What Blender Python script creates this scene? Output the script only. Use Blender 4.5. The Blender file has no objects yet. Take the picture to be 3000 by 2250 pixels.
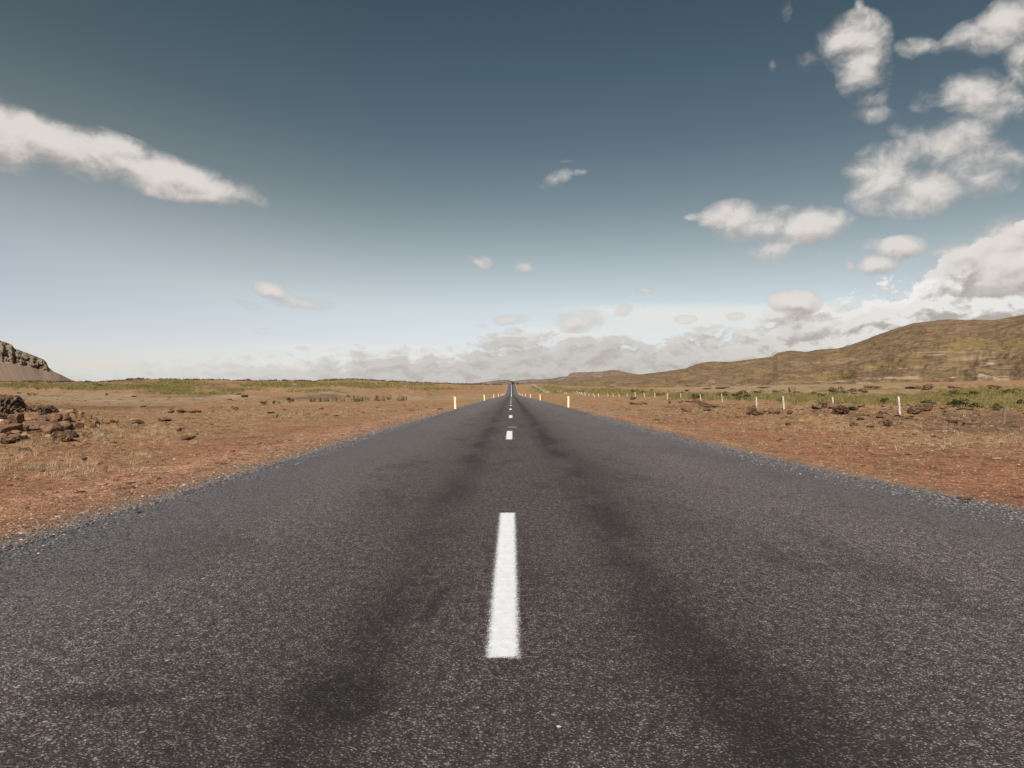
import bpy, math, random
import numpy as np
R = math.radians
random.seed(7)
rng = np.random.default_rng(7)
scene = bpy.context.scene
col = scene.collection

# ------------------------------------------------------------------ camera
F, CX, HY, W, H = 2033.0, 1498.0, 1148.0, 3000.0, 2250.0   # focal length and horizon measured on the photograph
CAMH = 1.0
cd = bpy.data.cameras.new("camera")
cam = bpy.data.objects.new("camera", cd)
col.objects.link(cam)
cam.location = (0, 0, CAMH)
cam.rotation_euler = (R(90), 0, 0)
cd.sensor_width = 36
cd.lens = F / W * 36
cd.shift_x = (W / 2 - CX) / W
cd.shift_y = (HY - H / 2) / W
cd.clip_start = 0.05
cd.clip_end = 60000
scene.camera = cam
scene.render.resolution_x, scene.render.resolution_y = 1024, 768

# ------------------------------------------------------------------ node helpers
class NT:
    def __init__(s, nt):
        s.nt = nt; s.n = nt.nodes; s.l = nt.links
    def put(s, sock, v):
        if v is None: return
        if isinstance(v, bpy.types.NodeSocket): s.l.new(v, sock)
        elif isinstance(v, (tuple, list)) and sock.type == 'RGBA' and len(v) == 3: sock.default_value = (*v, 1)
        else: sock.default_value = v
    def node(s, t, **kw):
        n = s.n.new(t)
        for k, v in kw.items(): setattr(n, k, v)
        return n
    def m(s, op, a, b=None, c=None, clamp=False):
        n = s.node('ShaderNodeMath', operation=op, use_clamp=clamp)
        s.put(n.inputs[0], a); s.put(n.inputs[1], b); s.put(n.inputs[2], c)
        return n.outputs[0]
    def v(s, op, a, b=None):
        n = s.node('ShaderNodeVectorMath', operation=op)
        s.put(n.inputs[0], a); s.put(n.inputs[1], b)
        return n.outputs[0]
    def mix(s, f, a, b, blend='MIX'):
        n = s.node('ShaderNodeMix', data_type='RGBA', blend_type=blend)
        s.put(n.inputs[0], f); s.put(n.inputs[6], a); s.put(n.inputs[7], b)
        return n.outputs[2]
    def ss(s, x, lo, hi):
        n = s.node('ShaderNodeMapRange', interpolation_type='SMOOTHSTEP')
        s.put(n.inputs[0], x); s.put(n.inputs[1], lo); s.put(n.inputs[2], hi)
        return n.outputs[0]
    def lin(s, x, a, b, c, d):
        n = s.node('ShaderNodeMapRange')
        for i, q in enumerate((x, a, b, c, d)): s.put(n.inputs[i], q)
        return n.outputs[0]
    def noise(s, vec, scale, detail=4, rough=.5, dist=0, out=0):
        n = s.node('ShaderNodeTexNoise')
        s.put(n.inputs['Vector'], vec); s.put(n.inputs['Scale'], scale); s.put(n.inputs['Detail'], detail)
        s.put(n.inputs['Roughness'], rough); s.put(n.inputs['Distortion'], dist)
        return n.outputs[out]
    def voro(s, vec, scale, feature='F1', out='Distance', rnd=1):
        n = s.node('ShaderNodeTexVoronoi', feature=feature)
        s.put(n.inputs['Vector'], vec); s.put(n.inputs['Scale'], scale); s.put(n.inputs['Randomness'], rnd)
        return n.outputs[out]
    def xyz(s, vec):
        n = s.node('ShaderNodeSeparateXYZ'); s.put(n.inputs[0], vec); return n.outputs
    def comb(s, x, y, z=0.0):
        n = s.node('ShaderNodeCombineXYZ')
        for i, q in enumerate((x, y, z)): s.put(n.inputs[i], q)
        return n.outputs[0]
    def ramp(s, x, stops, interp='LINEAR'):
        n = s.node('ShaderNodeValToRGB'); cr = n.color_ramp; cr.interpolation = interp
        while len(cr.elements) < len(stops): cr.elements.new(.5)
        for e, (p, c) in zip(cr.elements, stops):
            e.position = p; e.color = (*c, 1) if isinstance(c, (tuple, list)) else (c, c, c, 1)
        s.put(n.inputs[0], x); return n.outputs[0]
    def attr(s, name):
        return s.node('ShaderNodeAttribute', attribute_name=name).outputs['Fac']

def lin3(r, g, b):
    f = lambda c: ((c / 255 + .055) / 1.055) ** 2.4 if c > 10 else c / 255 / 12.92
    return (f(r), f(g), f(b))

# ------------------------------------------------------------------ sun and sky
SUN_EL, SUN_AZ = 44.0, 192.0          # behind the camera, a little to its left
scene.view_settings.view_transform = 'Standard'
scene.view_settings.look = 'None'
scene.view_settings.exposure = 0.35
scene.view_settings.gamma = 1
sd = bpy.data.lights.new("sun", 'SUN'); sun = bpy.data.objects.new("sun", sd); col.objects.link(sun)
sd.energy = 4.2; sd.angle = R(.53); sd.color = (1, .93, .84)
sun.rotation_euler = (R(90 - SUN_EL), 0, R(180 - SUN_AZ))

def azel(px, py):
    u, v = (px - CX) / F, (HY - py) / F
    return math.atan(u), math.atan(v * math.cos(math.atan(u)))

world = bpy.data.worlds.new("World"); scene.world = world; world.use_nodes = True
w = NT(world.node_tree); w.n.clear()
sky = w.node('ShaderNodeTexSky', sky_type='NISHITA')
sky.sun_disc = False; sky.sun_elevation = R(SUN_EL); sky.sun_rotation = R(SUN_AZ)
sky.altitude = 100; sky.air_density = 1.0; sky.dust_density = .6; sky.ozone_density = 1.5
gen = w.node('ShaderNodeTexCoord').outputs['Generated']
dx, dy, dz = w.xyz(gen)
AZ = w.m('ARCTAN2', dx, dy)
EL = w.m('ARCSINE', dz)
# grading of the clear sky from the horizon up to 60 degrees
SKYGAIN = [(0, (0.72, 0.685, 0.86)), (0.0221, (0.75, 0.680, 0.77)), (0.0679, (0.80, 0.675, 0.69)), (0.1134, (0.91, 0.728, 0.628)), (0.1585, (0.85, 0.665, 0.525)), (0.2028, (0.715, 0.575, 0.43)), (0.2462, (0.578, 0.486, 0.357)), (0.33, (0.408, 0.378, 0.292)), (0.4088, (0.338, 0.342, 0.264)), (0.482, (0.2964, 0.3099, 0.2384))]
ELt = w.m('SUBTRACT', EL, w.m('MULTIPLY', w.m('MULTIPLY', w.ss(AZ, -.1, -.75), w.ss(EL, .02, .22)), .075))   # the sky is paler towards the left
grade = w.mix(1.0, w.ramp(w.m('MULTIPLY', ELt, 1 / R(60)), SKYGAIN), (1.2, 1.2, 1.2), 'MULTIPLY')
skyc = w.mix(1.0, sky.outputs[0], grade, 'MULTIPLY')
skyc = w.mix(w.m('MULTIPLY', w.ss(AZ, .0, -.6), w.ss(EL, .04, .16)), skyc, w.mix(1.0, skyc, (1.05, 1.0, .92), 'MULTIPLY'))

def cloud_group():
    g = bpy.data.node_groups.new('cloud field', 'ShaderNodeTree')
    g.interface.new_socket('uv', in_out='INPUT', socket_type='NodeSocketVector')
    g.interface.new_socket('density', in_out='OUTPUT', socket_type='NodeSocketFloat')
    g.interface.new_socket('bank', in_out='OUTPUT', socket_type='NodeSocketFloat')
    t = NT(g)
    gi = t.node('NodeGroupInput'); go = t.node('NodeGroupOutput')
    uv = gi.outputs[0]
    # blobs: centre x, centre y, half width, half height, clockwise tilt, weight (read off a 2212 px wide view)
    B = [(-40,275,200,70,15,1.35),(110,308,200,58,15,1.35),(260,346,200,50,14,1.3),(390,382,190,38,11,1.25),(440,424,85,18,-3,.95),(510,400,90,18,5,.55),(60,250,90,30,20,.55),
         (1835,90,92,62,0,1.05),(1865,150,62,66,20,1.05),(1875,205,60,46,0,.62),(1760,125,55,40,0,.6),(1905,160,40,50,0,.55),
         (2180,50,120,60,-15,.95),(2100,75,90,40,-10,.7),(2205,120,50,70,0,.8),(1985,105,85,30,15,.55),
         (2110,200,100,55,15,.9),(2160,240,90,50,20,.65),(2000,220,60,40,0,.5),(1880,245,80,30,10,.5),
         (2040,320,140,60,0,1.05),(2100,345,130,65,0,.9),(1905,385,95,72,0,1.15),(1990,405,130,62,0,1.05),(2120,390,100,60,0,.75),(1945,285,50,26,30,.5),
         (1585,475,75,42,5,1.05),(1640,495,110,50,0,1.0),(1735,490,110,42,0,1.1),(1660,535,80,42,0,.9),(1505,468,40,12,0,.45),(1800,492,50,20,0,.5),
         (1945,535,65,26,0,.85),(1890,572,55,24,0,.9),(1838,574,26,22,0,.7),(1775,548,40,14,15,.5),(1870,530,60,20,0,.5),
         (2180,520,110,60,-8,1.1),(2090,550,110,34,-8,.9),(2190,570,140,60,0,1.2),(2020,590,70,24,0,.8),
         (1716,653,58,26,5,1.15),(1200,388,50,22,-25,.62),(1245,372,40,10,0,.5),(1225,348,30,8,0,.45),(1030,567,42,18,8,.7),(1138,578,34,18,5,.7),(990,567,30,10,0,.45),
         (600,633,55,20,15,.95),(650,652,75,20,5,.95),(545,662,60,14,20,.55),(572,712,30,16,0,.55),(1115,690,60,14,-5,.8),(1250,694,80,24,0,1.0),(1345,672,26,16,-20,.7),(1392,627,28,10,0,.6),
         (1480,690,26,9,0,.8),(1590,684,24,10,0,.8),(1475,612,40,6,15,.4),(660,752,30,7,0,.6),(1700,20,25,50,0,.45),(1855,15,18,30,0,.42),(1668,140,22,24,0,.4),(1035,703,30,10,0,.6)]
    acc = None
    for (cx, cy, rx, ry, rot, wt) in B:
        k = 3000 / 2212
        az, el = azel(cx * k, cy * k)
        sx = math.atan((cx * k - CX + rx * k) / F) - az
        sy = azel(cx * k, (cy - ry) * k)[1] - el
        mp = t.node('ShaderNodeMapping', vector_type='TEXTURE')
        t.put(mp.inputs[0], uv)
        mp.inputs['Location'].default_value = (az, el, 0)
        mp.inputs['Rotation'].default_value = (0, 0, R(-rot))
        mp.inputs['Scale'].default_value = (sx * 1.25, sy * 1.35, 1)
        gr = t.node('ShaderNodeTexGradient', gradient_type='SPHERICAL'); t.put(gr.inputs[0], mp.outputs[0])
        val = t.m('MULTIPLY', t.m('POWER', gr.outputs[1], .7), wt)
        acc = val if acc is None else t.m('SMOOTH_MAX', acc, val, .12)
    x, y, z = t.xyz(uv)
    warp = t.v('SCALE', t.v('SUBTRACT', t.noise(uv, 14, 3, .6, 0, 1), (.5, .5, .5)), None)
    warp.node.inputs['Scale'].default_value = .035
    p = t.v('ADD', uv, warp)
    pv = t.v('MULTIPLY', p, (1, 1.35, 1))
    n1 = t.noise(pv, 9.5, 9, .50)
    n2 = t.noise(pv, 30, 8, .60)
    nn = t.m('ADD', t.m('MULTIPLY', n1, .66), t.m('MULTIPLY', n2, .34))
    d = t.m('ADD', acc, t.m('MULTIPLY', t.m('SUBTRACT', nn, .5), 2.0))
    d = t.m('SUBTRACT', d, t.m('MULTIPLY', t.ss(acc, .36, .0), .7))
    # cloud bank above the horizon: its upper edge follows the azimuth
    top = [(0,802),(130,802),(330,792),(420,786),(560,790),(640,776),(760,768),(860,768),(950,772),(1040,745),(1120,732),(1250,724),(1340,742),(1400,752),(1480,735),(1560,722),(1640,704),(1700,682),(1800,668),(1850,640),(1960,608),(2030,570),(2120,528),(2212,508)]
    stops = []
    for (cx, cy) in top:
        az, el = azel(cx * k, cy * k)
        stops.append(((az + .8) / 1.6, el * 4))
    T = t.m('DIVIDE', t.ramp(t.m('DIVIDE', t.m('ADD', x, .8), 1.6), stops), 4)
    def billow(sc, det, st=2.5):
        vn = t.node('ShaderNodeTexVoronoi', feature='SMOOTH_F1', voronoi_dimensions='2D')
        t.put(vn.inputs['Vector'], t.v('MULTIPLY', p, (1, st, 1))); vn.inputs['Scale'].default_value = sc
        vn.inputs['Detail'].default_value = det; vn.inputs['Roughness'].default_value = .55; vn.inputs['Lacunarity'].default_value = 2.3
        vn.inputs['Smoothness'].default_value = .55
        return vn.outputs['Distance']
    big_ = t.ss(y, .05, .13)
    bl = t.m('ADD', t.m('MULTIPLY', billow(30, 2), t.m('SUBTRACT', 1, big_)), t.m('MULTIPLY', billow(9.5, 4, 1.5), big_))
    n3 = t.m('ADD', t.m('MULTIPLY', t.m('SUBTRACT', .95, bl), t.m('ADD', .36, t.m('MULTIPLY', big_, .5))), t.m('ADD', .10, t.m('MULTIPLY', t.noise(t.v('MULTIPLY', p, (1, 3.2, 1)), 10, 7, .5), .5)))
    hgt = t.m('DIVIDE', t.m('SUBTRACT', T, y), .045)
    bank = t.m('ADD', t.m('MINIMUM', hgt, 1.1), t.m('MULTIPLY', t.m('SUBTRACT', n3, .5), 2.2))
    bank = t.m('SUBTRACT', t.m('ADD', bank, .62), t.m('MULTIPLY', t.ss(t.m('SUBTRACT', y, T), .008, .035), .9))
    t.put(go.inputs[0], d); t.put(go.inputs[1], bank)
    for n_ in g.nodes:
        if n_.bl_idname == 'ShaderNodeTexNoise': n_.noise_dimensions = '2D'
    return g
CG = cloud_group()
def field(vec):
    n = w.node('ShaderNodeGroup'); n.node_tree = CG; w.put(n.inputs[0], vec); return n.outputs[0], n.outputs[1]
uv = w.comb(AZ, EL)
d0, b0 = field(uv)
d1, b1 = field(w.v('ADD', uv, (-.004, .011, 0)))
K = .72                      # brings colours chosen for the picture back to scene light (exposure)
def C(r, g, b, k=1): return tuple(K * k * q for q in lin3(r, g, b))
pa = w.ss(d0, .20, .92)
pa = w.m('MULTIPLY', pa, .95)
rel = w.ss(w.m('SUBTRACT', d0, d1), -.7, .25)
puff = w.mix(rel, C(172, 163, 157), C(232, 226, 220))
puff = w.mix(w.m('MULTIPLY', w.ss(d0, .7, 1.5), .5), puff, C(236, 231, 226))
puff = w.mix(w.ss(d0, .1, .9), C(186, 180, 176), puff)
ba = w.ss(b0, .12, w.m('ADD', .42, w.m('MULTIPLY', w.ss(AZ, .35, .05), .35)))
brel = w.lin(w.m('SUBTRACT', b0, b1), -.22, .42, 0, 1)
brel = w.m('ADD', w.m('MULTIPLY', brel, .75), w.m('MULTIPLY', w.ss(b0, 1.3, .45), .25))
brel = w.m('ADD', .25, w.m('MULTIPLY', w.m('SUBTRACT', brel, .25), w.lin(AZ, .15, .5, .62, 1.15)), clamp=True)
bcol = w.mix(brel, C(184, 178, 173), w.mix(w.ss(AZ, .2, .6), C(226, 223, 218), C(250, 249, 246)))
# warmer and greyer bank to the right, paler to the left
bcol = w.mix(w.ss(AZ, -.1, -.55), bcol, w.mix(brel, C(206, 208, 204), C(232, 232, 228)))
# thin high cirrus above the bank
cz = w.v('MULTIPLY', uv, (1, 9, 1))
ci = w.noise(cz, 5.5, 6, .55, .6)
def band(cxp, cyp, sx, sy):
    a, e = azel(cxp * 3000 / 2212, cyp * 3000 / 2212)
    q = w.m('ADD', w.m('POWER', w.m('DIVIDE', w.m('SUBTRACT', AZ, a), sx), 2), w.m('POWER', w.m('DIVIDE', w.m('SUBTRACT', EL, e), sy), 2))
    return w.m('POWER', 2.718, w.m('MULTIPLY', q, -1))
cb = w.m('MAXIMUM', band(1520, 685, .20, .022), w.m('MAXIMUM', band(1280, 722, .14, .013), w.m('MULTIPLY', band(830, 757, .17, .008), .8)))
ca = w.m('MULTIPLY', w.ss(w.m('ADD', cb, w.m('MULTIPLY', w.m('SUBTRACT', ci, .5), 1.5)), .15, .8), w.m('MULTIPLY', w.ss(cb, .04, .35), .95))
c = w.mix(ca, skyc, C(235, 237, 234, 10))
c = w.mix(ba, c, w.mix(1.0, bcol, (10, 10, 10), 'MULTIPLY'))
c = w.mix(pa, c, w.mix(1.0, puff, (10, 10, 10), 'MULTIPLY'))
bg = w.node('ShaderNodeBackground'); w.put(bg.inputs[0], c); bg.inputs[1].default_value = .1
wo = w.node('ShaderNodeOutputWorld'); w.l.new(bg.outputs[0], wo.inputs[0])
world.cycles.sampling_method = 'MANUAL'; world.cycles.sample_map_resolution = 512

# ------------------------------------------------------------------ numeric noise
def _h(ix, iy, s):
    n = (ix.astype(np.int64) * 374761393 + iy.astype(np.int64) * 668265263 + s * 2147483647 + 12345) & 0xFFFFFFFF
    n = ((n ^ (n >> 13)) * 1274126177) & 0xFFFFFFFF
    n = (n ^ (n >> 16)) & 0xFFFFFFFF
    return n / 4294967295.0
def noise2(x, y, s=0):
    ix, iy = np.floor(x), np.floor(y); fx, fy = x - ix, y - iy
    ux, uy = fx * fx * fx * (fx * (fx * 6 - 15) + 10), fy * fy * fy * (fy * (fy * 6 - 15) + 10)
    def g(ox, oy):
        a = _h(ix + ox, iy + oy, s) * 6.2831853
        return np.cos(a) * (fx - ox) + np.sin(a) * (fy - oy)
    a, b, c_, d = g(0, 0), g(1, 0), g(0, 1), g(1, 1)
    return ((a * (1 - ux) + b * ux) * (1 - uy) + (c_ * (1 - ux) + d * ux) * uy) * 1.5
def fbm(x, y, octv=5, s=0, gain=.5, lac=2.03):
    t, a = 0, 1.0
    for i in range(octv):
        t = t + a * noise2(x, y, s + i * 17); x, y, a = x * lac + 3.7, y * lac - 1.3, a * gain
    return t
def sst(x, a, b):
    t = np.clip((x - a) / (b - a), 0, 1); return t * t * (3 - 2 * t)

# ------------------------------------------------------------------ terrain shape
_ry = np.array([-200, 0, 42, 87, 133, 184, 230, 276, 329, 375, 410, 477, 540, 600, 625, 660, 760, 900, 1300])
_rz = np.array([0, 0, 0, -.07, -.18, -.27, -.36, -.42, -.45, -.15, .55, 2.35, 4.7, 7.25, 7.9, 8.0, 4, -4, -14])
_yy = np.arange(-200, 1300, 5.0); _zz = np.interp(_yy, _ry, _rz)
_k = np.ones(7) / 7; _zz[3:-3] = np.convolve(_zz, _k, 'valid')
def zroad(y): return np.interp(y, _yy, _zz)
def edge_r(y): return 3.66 + .68 * np.exp(-np.clip(np.asarray(y, float) - 5.5, -.6, 500) / 5.0)
EDGE_L = -3.3
SKL = np.array([(-900,1126),(0,1127),(100,1127),(230,1122),(300,1116),(400,1110),(500,1111),(600,1114),(700,1116),(860,1118),(920,1119),(980,1113),(1030,1112),(1100,1118),(1200,1120),(1300,1124),(1400,1126),(1455,1127),
                (1480,1126),(1515,1126),(1545,1126),(1556,1124),(1600,1127),(1661,1130),(1715,1134),(1900,1136),(2100,1133),(2300,1128),(2600,1122),(3000,1114),(3900,1105)], float)
RSK = np.array([(-900,230),(1050,230),(1200,300),(1330,430),(1450,600),(1540,610),(1600,480),(1700,470),(1900,600),(3900,620)], float)
RB0 = np.array([(-900,58),(1000,62),(1250,110),(1440,330),(1540,330),(1650,130),(1800,100),(3900,85)], float)
def zground(x, y):
    x = np.asarray(x, float); y = np.asarray(y, float)
    r = np.hypot(x, y); az = np.arctan2(x, np.maximum(y, 1e-6)); az = np.clip(az, -.95, .95)
    px = CX + F * np.tan(az)
    T = (HY - np.interp(px, SKL[:, 0], SKL[:, 1])) / F * np.cos(az)
    rs = np.interp(px, RSK[:, 0], RSK[:, 1]); r0 = np.interp(px, RB0[:, 0], RB0[:, 1])
    zs = CAMH + T * rs
    t = np.clip((r - r0) / (rs - r0), 0, 1)
    left = sst(1420 - px, 0, 250)
    rise = np.where(t > 0, t ** 1.15 * (1 - .0 * t), 0)
    z = -.12 + (zs + .12) * rise
    back = np.clip(r - rs, 0, None)
    z = z - np.clip(back * .03, 0, 45) - (1 - np.exp(-back / 60)) * 2
    amp = sst(r, 55, 160) * np.clip(1 - back / 400, 0.2, 1)
    # hummocks of the lava field
    z = z + left * amp * (1.5 * fbm(x / 42, y / 70, 4, 5)) * (1 - .55 * sst(t, .75, 1)) + left * amp * .35 * fbm(x / 9, y / 9, 3, 9)
    z = z + (1 - left) * amp * (.35 * fbm(x / 40, y / 60, 4, 6))
    near = sst(np.abs(x - .2), 4.2, 7.5)
    z = z + near * (.10 * fbm(x / 5, y / 5, 4, 2) + .035 * fbm(x / .9, y / .9, 4, 3) * np.clip(1.2 - r / 90, 0, 1))
    # rubble strip on the right near the fence and heap on the left
    ru = sst(x, 8, 12) * (1 - sst(x, 26, 34)) * sst(y, 18, 26) * (1 - sst(y, 44, 56))
    z = z + ru * (.16 + .22 * np.abs(fbm(x / 1.6, y / 1.6, 4, 31)))
    hx, hy = (x + 11.3) / 2.1, (y - 15.9) / 1.9
    hd = np.exp(-(hx * hx + hy * hy) * 1.0)
    z = z + hd * .72 * (1 + .3 * fbm(x / .7, y / .7, 4, 41))
    # road bed
    zr = zroad(y); er = edge_r(y)
    out = np.maximum(EDGE_L - x, x - er)
    bed = zr - .03 - np.clip(out, 0, 3) * .03 + .012 * fbm(x / .35, y / .35, 3, 8) * sst(out, -.2, .5)
    bed = np.where(out < -.12, zr - .06, bed)
    k = sst(out, 1.2, 6.0 + np.clip(y, 0, 700) * .012)
    inr = sst(y, 640, 760)
    kk = np.maximum(k, inr)
    return bed * (1 - kk) + z * kk
def at(px, py):
    """point of the ground seen at this spot of the photograph"""
    u, v = (px - CX) / F, (HY - py) / F
    Y = np.exp(np.linspace(math.log(1.2), math.log(900), 1500))
    g = zground(u * Y, Y) - (CAMH + v * Y)
    i = np.argmax(g > 0) if (g > 0).any() else np.argmax(g)
    return float(u * Y[i]), float(Y[i]), float(zground(u * Y[i], Y[i]))

# ------------------------------------------------------------------ mesh helpers
def tag(o, label=None, cat=None, group=None, kind=None):
    if label: o['label'] = label
    if cat: o['category'] = cat
    if group: o['group'] = group
    if kind: o['kind'] = kind
    return o
def mesh(name, V, Fq, mat, attrs=None, smooth=True, parent=None, loc=None):
    V = np.asarray(V, np.float32); Fq = np.asarray(Fq, np.int32)
    me = bpy.data.meshes.new(name)
    n, k = Fq.shape
    me.vertices.add(len(V)); me.vertices.foreach_set('co', V.ravel())
    me.loops.add(n * k); me.loops.foreach_set('vertex_index', Fq.ravel())
    me.polygons.add(n); me.polygons.foreach_set('loop_start', np.arange(0, n * k, k, dtype=np.int32))
    me.polygons.foreach_set('use_smooth', np.full(n, smooth))
    me.update(calc_edges=True)
    for a, val in (attrs or {}).items():
        at_ = me.attributes.new(a, 'FLOAT', 'POINT'); at_.data.foreach_set('value', np.asarray(val, np.float32))
    me.materials.append(mat)
    o = bpy.data.objects.new(name, me); col.objects.link(o)
    if parent: o.parent = parent
    if loc is not None: o.location = loc
    return o
def grid_faces(nr, nc, wrap=False):
    i = np.arange(nr - 1)[:, None]; j = np.arange(nc if wrap else nc - 1)[None, :]
    j2 = (j + 1) % nc
    return np.stack([i * nc + j, i * nc + j2, (i + 1) * nc + j2, (i + 1) * nc + j], -1).reshape(-1, 4)
def mat(name):
    m = bpy.data.materials.new(name); m.use_nodes = True; t = NT(m.node_tree)
    b = t.n['Principled BSDF']; b.inputs['Roughness'].default_value = .9
    b.inputs['Specular IOR Level'].default_value = .25
    return m, t, b
def bump(t, b, h, strength, dist=.01):
    n = t.node('ShaderNodeBump'); n.inputs['Strength'].default_value = strength; n.inputs['Distance'].default_value = dist
    t.put(n.inputs['Height'], h); t.l.new(n.outputs[0], b.inputs['Normal'])
def pos(t): return t.node('ShaderNodeNewGeometry').outputs['Position']

# ------------------------------------------------------------------ ground
def blob(px, py, items):
    m = np.zeros_like(px)
    for (cx, cy, rx, ry, wt) in items:
        q = ((px - cx) / rx) ** 2 + ((py - cy) / ry) ** 2
        m = np.maximum(m, wt * np.exp(-q))
    return m
GREEN = [(60,1131,190,5,1.1),(200,1131,150,5,1.0),(290,1136,170,8,1.2),(420,1132,120,7,1.0),(500,1140,85,16,1.35),(850,1130,150,5,.95),(1000,1126,140,5,.9),(520,1120,65,9,1.2),(440,1152,60,6,.9),(600,1154,110,5,1.1),(680,1143,70,6,1.0),(740,1138,45,5,.9),
         (1005,1112,70,4,.9),(900,1124,80,5,.7),(920,1146,80,5,.8),(110,1178,60,3.5,.7),(1120,1134,90,5,.7),(1240,1128,60,4,.9),(1290,1140,90,4,.9),(1380,1134,40,3,.6),
         (1600,1137,50,7,1.0),(1715,1145,170,9,1.1),(1650,1134,70,5,.7),(1830,1150,120,8,1.0),(1980,1158,90,7,1.0),(2150,1163,160,9,1.3),(2300,1160,120,8,1.0),(2480,1170,200,11,1.3),(2680,1166,120,10,.9),
         (2900,1150,170,16,1.2),(2820,1187,70,10,.9),(2970,1185,90,10,1.0),(2600,1140,110,4,.8),(2440,1145,60,6,1.0),(2150,1139,110,2.5,.7),(2380,1136,90,2.5,.7),(2760,1130,90,3,.6)]
TAN = [(200,1163,330,16,1.1),(500,1172,300,9,1.1),(1000,1150,200,18,.9),(2300,1145,500,12,.9),(2200,1134,700,8,1.0),(1250,1165,300,12,.8),(2750,1140,260,12,.8),(800,1180,350,14,.6),(1800,1210,160,14,.6),(1700,1185,110,12,.7)]
PALE = [(330,1173,100,3,1.0),(680,1160,70,6,1.2),(740,1164,60,4,.9),(380,1156,60,8,.6)]
RUST = [(600,1300,380,36,.85),(2250,1275,340,30,.9),(1150,1235,130,12,.8),(1850,1222,140,12,.9),(100,1340,300,40,.7),(-100,1480,500,170,1.0),(250,1400,420,110,.8),(700,1330,300,40,.6),(2500,1330,420,70,1.1),(2850,1370,330,80,1.3),(3100,1450,400,100,1.2),(2050,1240,260,26,.7),(1900,1220,120,12,.5),(900,1260,200,24,.6)]
DARK = [(3000,1250,420,28,1.2),(2700,1225,340,24,.9),(250,1195,420,9,1.0),(900,1168,130,9,.9),(640,1135,80,11,.8),(420,1120,150,9,.7),(180,1160,60,5,.6),(1010,1176,120,5,.5),(2400,1205,250,18,.5),(120,1290,200,40,.4),(340,1116,150,7,1.1),(600,1128,90,7,1.0),(780,1122,150,5,.9),(860,1132,110,6,.7),(960,1160,70,7,1.1),(1010,1150,60,4,.6),(140,1240,120,60,1.1),(1180,1124,120,4,.7),(2050,1192,120,8,.8),(2250,1205,140,10,.8),(150,1124,260,4,1.0),(420,1128,330,6,.9),(850,1122,240,5,.9),(2600,1215,500,20,.9),(2850,1225,300,22,1.1),(300,1150,200,4,.7),(520,1162,160,3,.7)]
ring = np.concatenate([np.linspace(.0, 1.2, 4), np.exp(np.linspace(math.log(1.4), math.log(700), 800)), np.exp(np.linspace(math.log(720), math.log(30000), 40))])
fr = np.linspace(R(-44), R(44), 1050)
bk = np.concatenate([np.linspace(R(45), R(315), 60)])
azs = np.concatenate([fr, bk])
rr, aa = np.meshgrid(ring, azs, indexing='ij')
# avoid aliasing behind and beside the camera
gx, gy = rr * np.sin(aa), rr * np.cos(aa)
gz = zground(gx, gy)
gx, gy, gz = gx.ravel(), gy.ravel(), gz.ravel()
yy = np.maximum(gy, .3)
ppx = np.clip(CX + F * gx / yy, -4000, 7000); ppy = np.clip(HY - F * (gz - CAMH) / yy, 1000, 6000)
nx_, ny_ = gx / 14, gy / 22
jit = fbm(nx_, ny_, 5, 51); jit2 = fbm(gx / 3, gy / 4.5, 4, 61)
sc = np.clip(rr.ravel() / 60, .5, 4)
wob = fbm(ppx / 55, ppy / 7, 5, 71, .6)
green = sst(blob(ppx, ppy + wob * 2, GREEN) + .35 * jit + .25 * jit2 + .55 * wob, .42, .85)
tan_ = sst(blob(ppx, ppy, TAN) + .35 * jit + .3 * wob, .3, .9)
pale = sst(blob(ppx, ppy, PALE) + .4 * wob + .2 * jit2, .45, .9)
rust = sst(blob(ppx, ppy, RUST) + .35 * jit2 + .2 * jit, .2, 1.0)
dark = sst(blob(ppx, ppy, DARK) + .4 * wob + .25 * jit2, .35, 1.0)
outd = np.maximum(EDGE_L - gx, gx - edge_r(gy))
M_ground, t, b = mat('lava soil')
P = pos(t)
n1 = t.noise(P, 1.3, 8, .65); n2 = t.noise(P, 9, 6, .6); n3 = t.noise(P, 60, 4, .6); n0 = t.noise(P, .12, 6, .6)
basec = t.mix(n1, (.24, .130, .062), (.50, .30, .155))
basec = t.mix(t.ss(n0, .40, .62), basec, (.38, .215, .105))
ru = t.mix(n2, (.26, .100, .048), (.48, .215, .115))
cc = t.mix(t.m('MULTIPLY', t.attr('rust'), .85), basec, ru)
cc = t.mix(t.m('MULTIPLY', t.attr('tan'), .85), cc, t.mix(n1, (.27, .20, .12), (.48, .37, .235)))
cc = t.mix(t.m('MULTIPLY', t.attr('dark'), .7), cc, t.mix(n2, (.075, .045, .028), (.17, .10, .062)))
cc = t.mix(t.m('MULTIPLY', t.attr('pale'), .9), cc, t.mix(n2, (.35, .25, .2), (.55, .42, .35)))
gcol = t.mix(t.ss(n1, .3, .7), (.085, .085, .024), (.22, .185, .058))
gcol = t.mix(t.ss(t.noise(P, .35, 5, .6), .42, .6), gcol, (.26, .185, .075))
cc = t.mix(t.attr('green'), cc, gcol)
wt_ = t.m('MULTIPLY', t.attr('worn'), t.ss(n1, .3, .55))
cc = t.mix(t.m('MULTIPLY', wt_, .85), cc, t.mix(n2, (.44, .215, .125), (.64, .345, .215)))
n4 = t.noise(t.v('MULTIPLY', P, (1, .75, 1)), 2.6, 8, .72, .3); n5 = t.noise(P, .55, 7, .7)  # mottling whose dark patches stand in for tuft and clod shadows
cc = t.mix(t.m('MULTIPLY', t.ss(n4, .47, .36), .75), cc, t.mix(1.0, cc, (.34, .30, .27), 'MULTIPLY'))
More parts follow.
